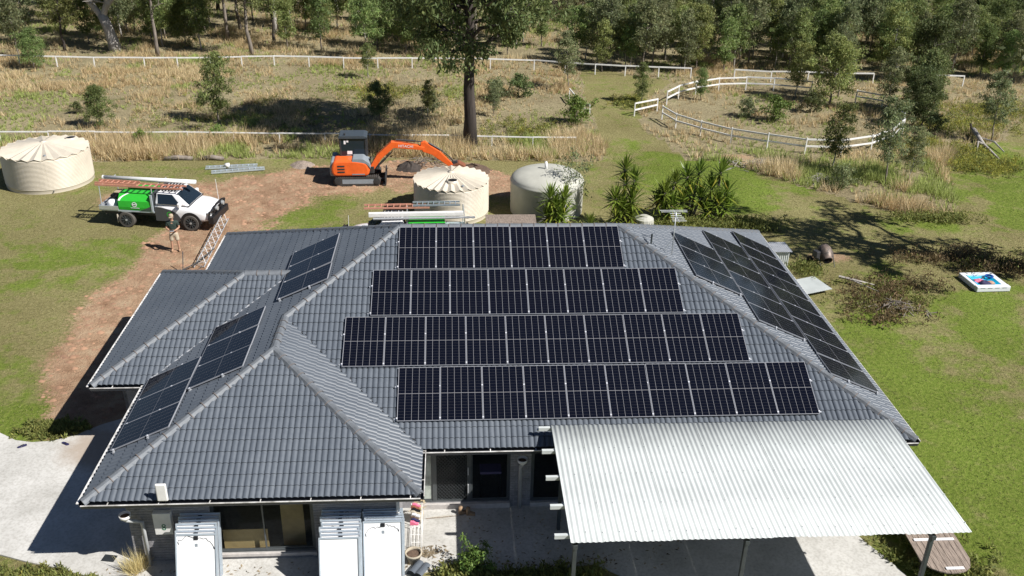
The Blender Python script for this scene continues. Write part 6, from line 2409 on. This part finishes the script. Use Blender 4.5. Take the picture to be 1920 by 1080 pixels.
for sx in (-.42, .42):
    MB().lathe([(.08, -.04), (.18, -.04), (.18, .04), (.08, .04)], 16, Matrix.Translation((sx, .4, .18)) @ Matrix.Rotation(PI/2, 4, 'Y')).build('wheel', T['rubber'], cm)
MB().box(-.6, -.4, -.15, .15, .5, .8).build('motor_box', T['machine_dark'], cm, bevel=.02)
tag(MB().lathe([(.001, 0), (.12, 0), (.15, .28), (.14, .28), (.11, .02), (.001, .02)], 16).build('bucket', T['black'], loc=(23.7, 16.0, 0)), 'black bucket beside the cement mixer', 'bucket')

# sandpit box with cyan sheet
pb = thing('paddling_pool', 'white sided square paddling pool with cyan lining on the right lawn', 'pool', (30.62, 14.45, 0), R(2))
mb = MB()
mb.box(-.78, .72, -.75, -.5, 0, .24).box(-.78, .72, .55, .75, 0, .22).box(-.78, -.6, -.5, .55, 0, .22).box(.45, .72, -.5, .55, 0, .22)
mb.build('wall', T['white_vinyl'], pb, bevel=.03)
sm_ = MB()
n = 10
for i in range(n):
    for j in range(n):
        pass
vs = []
for j in range(n+1):
    for i in range(n+1):
        x, y = -.6+1.05*i/n, -.5+1.05*j/n
        vs.append((x, y, .1+.05*float(vnoise(x*10, y*10, 2.2, 3))+.10*(abs(i/n-.5)*2)**4))
sm_.add(vs, [(j*(n+1)+i, j*(n+1)+i+1, (j+1)*(n+1)+i+1, (j+1)*(n+1)+i) for j in range(n) for i in range(n)])
sm_.build('lining', T['cyan'], pb, smooth=True)
for x in (-.62, -.3, .02, .34):
    MB().box(x, x+.2, -.756, -.748, .17, .2).build('wall_strap', T['machine_grey'], pb)
for (nm, m_, x, y, s, lab) in (('cloth_bundle', 'pink', -.34, -.05, .16, 'pink cloth bundle lying in the paddling pool'), ('cloth_bundle', 'navy', -.16, -.26, .18, 'navy cloth bundle lying in the paddling pool'), ('cloth_bundle', 'skin', .1, -.22, .14, 'pale cloth bundle lying in the paddling pool')):
    g = np.random.default_rng(int(100*s))
    mb = MB().lathe([(.001, 0), (s, .02), (s*1.1, s*.4), (s*.6, s*.75), (.001, s*.8)], 12)
    mb.v = [(a*1.4*(1+.2*g.normal()), b*(1+.2*g.normal()), c*(1+.15*g.normal())) for a, b, c in mb.v]
    tag(mb.build(nm, T[m_], loc=(30.62+x, 14.45+y, .13), smooth=True), lab, 'cloth')
tr_ = tag(MB().lathe([(.1, 0), (.17, 0), (.17, .05), (.1, .05)], 20).build('swim_ring', T['blue'], loc=(30.98, 14.78, .2)), 'blue swim ring at the back corner of the paddling pool', 'ring')

# weathered timber deck table at the carport corner
tb = thing('timber_table', 'weathered round-ended timber table beside the carport post', 'table', (20.35, -1.5, 0))
out = [(-.75, 1.2), (.55, 1.2)]
hw = .66
n = 9
for i in range(n):
    xa, xb = -hw+2*hw*i/n+.006, -hw+2*hw*(i+1)/n-.006
    xm = (xa+xb)/2
    e0 = -.85-.62*math.sqrt(max(0, 1-(xa/hw)**2)**.8)
    e1 = -.85-.62*math.sqrt(max(0, 1-(xb/hw)**2)**.8)
    MB().slab([(xa+.12, 1.35), (xb+.12, 1.35), (xb, e1), (xa, e0)][::-1], .5+.003*(i % 3), .535+.003*(i % 3)).build('plank', T['wood_grey'], tb, fix=True)
MB().box(-.5, .58, -.3, -.22, .545, .565).build('white_cleat', T['backsheet'], tb)
MB().box(-.15, .32, -1.36, -1.28, .545, .565).build('white_cleat', T['backsheet'], tb)
for sx in (-.42, .42):
    for sy in (-.7, 1.1):
        MB().box(sx-.05, sx+.05, sy-.05, sy+.05, 0, .5).build('leg', T['wood_grey'], tb)
for y in (-.7, 1.1):
    MB().box(-.5, .5, y-.04, y+.04, .42, .5).build('bearer', T['wood_grey'], tb)

# patio clutter
po = thing('plant_pot', 'pale stone pot of dry soil at the end of the old panel stacks', 'pot', (6.72, -1.5, .05))
MB().lathe([(.001, 0), (.15, 0), (.2, .24), (.225, .25), (.225, .3), (.19, .3), (.185, .24)], 24).build('pot', T['terracotta'], po, smooth=True)
MB().lathe([(.187, .22), (.1, .25), (.001, .24)], 18).build('soil', T['soil'], po, smooth=True)
rk = thing('shoe_rack', 'white wire rack of shoes and ornaments by the wing corner', 'rack', (6.78, -.75, .05))
mb = MB()
for (x, y) in ((-.14, -.45), (.14, -.45), (-.14, .45), (.14, .45)):
    mb.tube([(x, y, 0), (x, y, .9)], .012, 6)
for z in (.1, .36, .62, .88):
    for x in (-.14, -.05, .05, .14):
        mb.tube([(x, -.45, z), (x, .45, z)], .007, 5)
    for y in (-.45, .45):
        mb.tube([(-.14, y, z), (.14, y, z)], .007, 5)
mb.build('wire_frame', T['white_pipe'], rk)
cols_ = ('pink', 'navy', 'soil', 'white_vinyl', 'terracotta', 'black', 'rust', 'pink')
for i in range(8):
    y = -.38+i*.1
    sh_ = thing('shoe', '%s shoe from the front on the top shelf of the white rack' % ORD[i], 'shoe', (6.75+.03*(i % 2), -.75+y, .945))
    MB().prism(rounded([(-.11, 0), (.11, 0), (.11, .03), (.03, .05), (-.02, .1), (-.11, .1)], 2, .02), -.035, .035).build('shoe', T[cols_[i]], sh_, fix=True)
an = thing('potted_ornament', 'brown rounded ornament in a pot under the eave by the wing corner', 'ornament', (6.78, .05, .05))
MB().lathe([(.001, 0), (.14, 0), (.17, .3), (.15, .32), (.001, .3)], 16).build('pot', T['terracotta'], an, smooth=True)
g = np.random.default_rng(8)
V, F, tn = leaves([(0, 0, .45), (.05, .05, .6), (-.04, 0, .5)], [.17, .14, .15], 40, .16, .02, 9)
link('dry_leaves', mesh_np('dry_leaves', V, F, tn, T['straw'], 4), None, an)
for i, (x, y, a, lab) in enumerate(((7.95, .3, .2, 'left brown boot at the shaded door step'), (8.16, .26, -.1, 'right brown boot at the shaded door step'))):
    b_ = thing('boot', lab, 'boot', (x, y, .05), a)
    MB().tube([(0, 0, .02), (0, 0, .24)], [.055, .06], 12).build('shaft', T['boot'], b_, smooth=True)
    MB().prism(rounded([(-.05, 0), (.2, 0), (.19, .06), (.06, .1), (-.05, .1)], 2, .02), -.045, .045).build('foot', T['boot'], b_, fix=True)
for i, (x, y, a, lab) in enumerate(((-5.27, 3.85, .6, 'dark thong on the concrete, the one nearer the picture edge'), (-4.03, 3.95, -.5, 'dark thong on the concrete nearer the house shadow'))):
    b_ = thing('thong', lab, 'shoe', (x, y, .05), a)
    MB().slab(rounded([(-.13, -.04), (.13, -.055), (.15, .04), (-.12, .04)], 3, .05), 0, .025).build('sole', T['navy'], b_, fix=True)
    MB().tube([(-.03, -.045, .02), (.06, 0, .06), (-.03, .04, .02)], .01, 6).build('strap', T['black'], b_)
dg_ = thing('drain_grate', 'dark square drain grate set in the concrete left of the tussock', 'grate', (-1.1, -1.1, .05), R(-10))
MB().box(-.17, .17, -.12, .12, 0, .006).build('pit', T['black'], dg_)
for i in range(7):
    MB().box(-.16, .16, -.11+i*.034, -.1+i*.034, .006, .018).build('bar', T['steel_dark'], dg_)
# spare roof tiles stacked on the patio
for i in range(4):
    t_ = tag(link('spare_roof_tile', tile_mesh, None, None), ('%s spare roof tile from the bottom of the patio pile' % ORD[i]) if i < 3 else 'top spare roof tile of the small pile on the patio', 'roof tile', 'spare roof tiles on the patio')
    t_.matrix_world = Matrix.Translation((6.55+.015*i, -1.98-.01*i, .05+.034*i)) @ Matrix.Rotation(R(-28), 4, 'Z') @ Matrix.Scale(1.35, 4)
# fallen frond and leaf litter
fd = thing('palm_frond', 'dry brown frond lying on the sunny concrete', 'frond', (7.0, .12, .05), R(6))
g = np.random.default_rng(10)
V, F, tn = [], [], []
for i in range(60):
    x = .05+i*.014
    w_ = .07*math.sin(PI*min(1, i/60+.12))+.01
    b0 = len(V)
    sgn = 1 if i % 2 else -1
    V += [(x, 0, .012), (x+.012, 0, .012), (x+.16, sgn*w_, .02+.03*g.random())]
    F.append((b0, b0+1, b0+2))
    tn += [.55+.4*g.random()]*3
link('leaflets', mesh_np('leaflets', np.array(V), np.array(F), np.array(tn), T['straw'], 3), None, fd)
MB().tube([(0, 0, .015), (1.05, 0, .015)], [.012, .006], 5).build('stalk', T['wood_grey'], fd)
n = 900
x = np.concatenate([g3.normal(7.1, .25, 200), g3.uniform(5.5, 12, 350), g3.uniform(-1.6, 6, 150), g3.uniform(8, 14, 200)])
y = np.concatenate([g3.normal(-1.2, .12, 200), -1.75+.14*g3.normal(size=350), g3.normal(-1.75, .2, 150), g3.uniform(-2, .3, 200)])
keep = in_poly(x, y, SLAB)
x, y = x[keep], y[keep]
n = len(x)
a = g3.random(n)*6.28
s = .012+.03*g3.random(n)
V = np.stack([np.stack([x+s*np.cos(a+q)*(1.6 if q in (0, PI) else .6), y+s*np.sin(a+q)*(1.6 if q in (0, PI) else .6), .056+.012*g3.random(n)], 1) for q in (0, PI/2, PI, 3*PI/2)], 1).reshape(-1, 3)
lt_ = .15+.55*g3.random(n)
tn = np.repeat(np.stack([lt_, lt_*.92, lt_*.9], 1), 4, 0)
tag(link('leaf_litter', mesh_np('leaf_litter', V, np.arange(4*n).reshape(-1, 4), tn, T['straw'], 4)), 'dry leaf litter and gravel scattered on the patio', 'litter', kind='stuff')

# slashed brush heaps at the edge of the rank grass
for i, (x0, y0, rx, ry, n, lab) in enumerate(((25.6, 30.2, 1.9, .8, 90, 'pale heap of slashed sticks at the edge of the round yard grass'), (28.2, 27.6, 1.2, .6, 60, 'smaller heap of slashed sticks left of the rank grass clump'), (6.4, 30.4, 1.6, .6, 70, 'heap of torn roots and sticks below the big trunk'), (25.6, 12.2, 1.2, .6, 60, 'heap of dead sticks in the weeds right of the house'))):
    g = np.random.default_rng(700+i)
    hp_ = thing('brush_heap', lab, 'brush heap', (x0, y0, float(gh(x0, y0))))
    mb = MB()
    for q in range(n):
        a = g.uniform(0, 6.28)
        c = Vector((g.normal()*rx*.5, g.normal()*ry*.5, 0))
        top_ = max(.03, .35-.25*(c.x/rx)**2-.25*(c.y/ry)**2)
        L = g.uniform(.25, .8)
        d = Vector((math.cos(a), math.sin(a), g.normal()*.2))*L*.5
        c.z = g.uniform(.02, top_)
        mb.tube([c-d, c+Vector((0, 0, .04)), c+d], [.02, .018, .008], 4, cap=False)
    o = mb.build('sticks', (T['bark_pale'], T['bark_pale'], T['bark'], T['bark'])[i], hp_)
    o['kind'] = 'stuff'
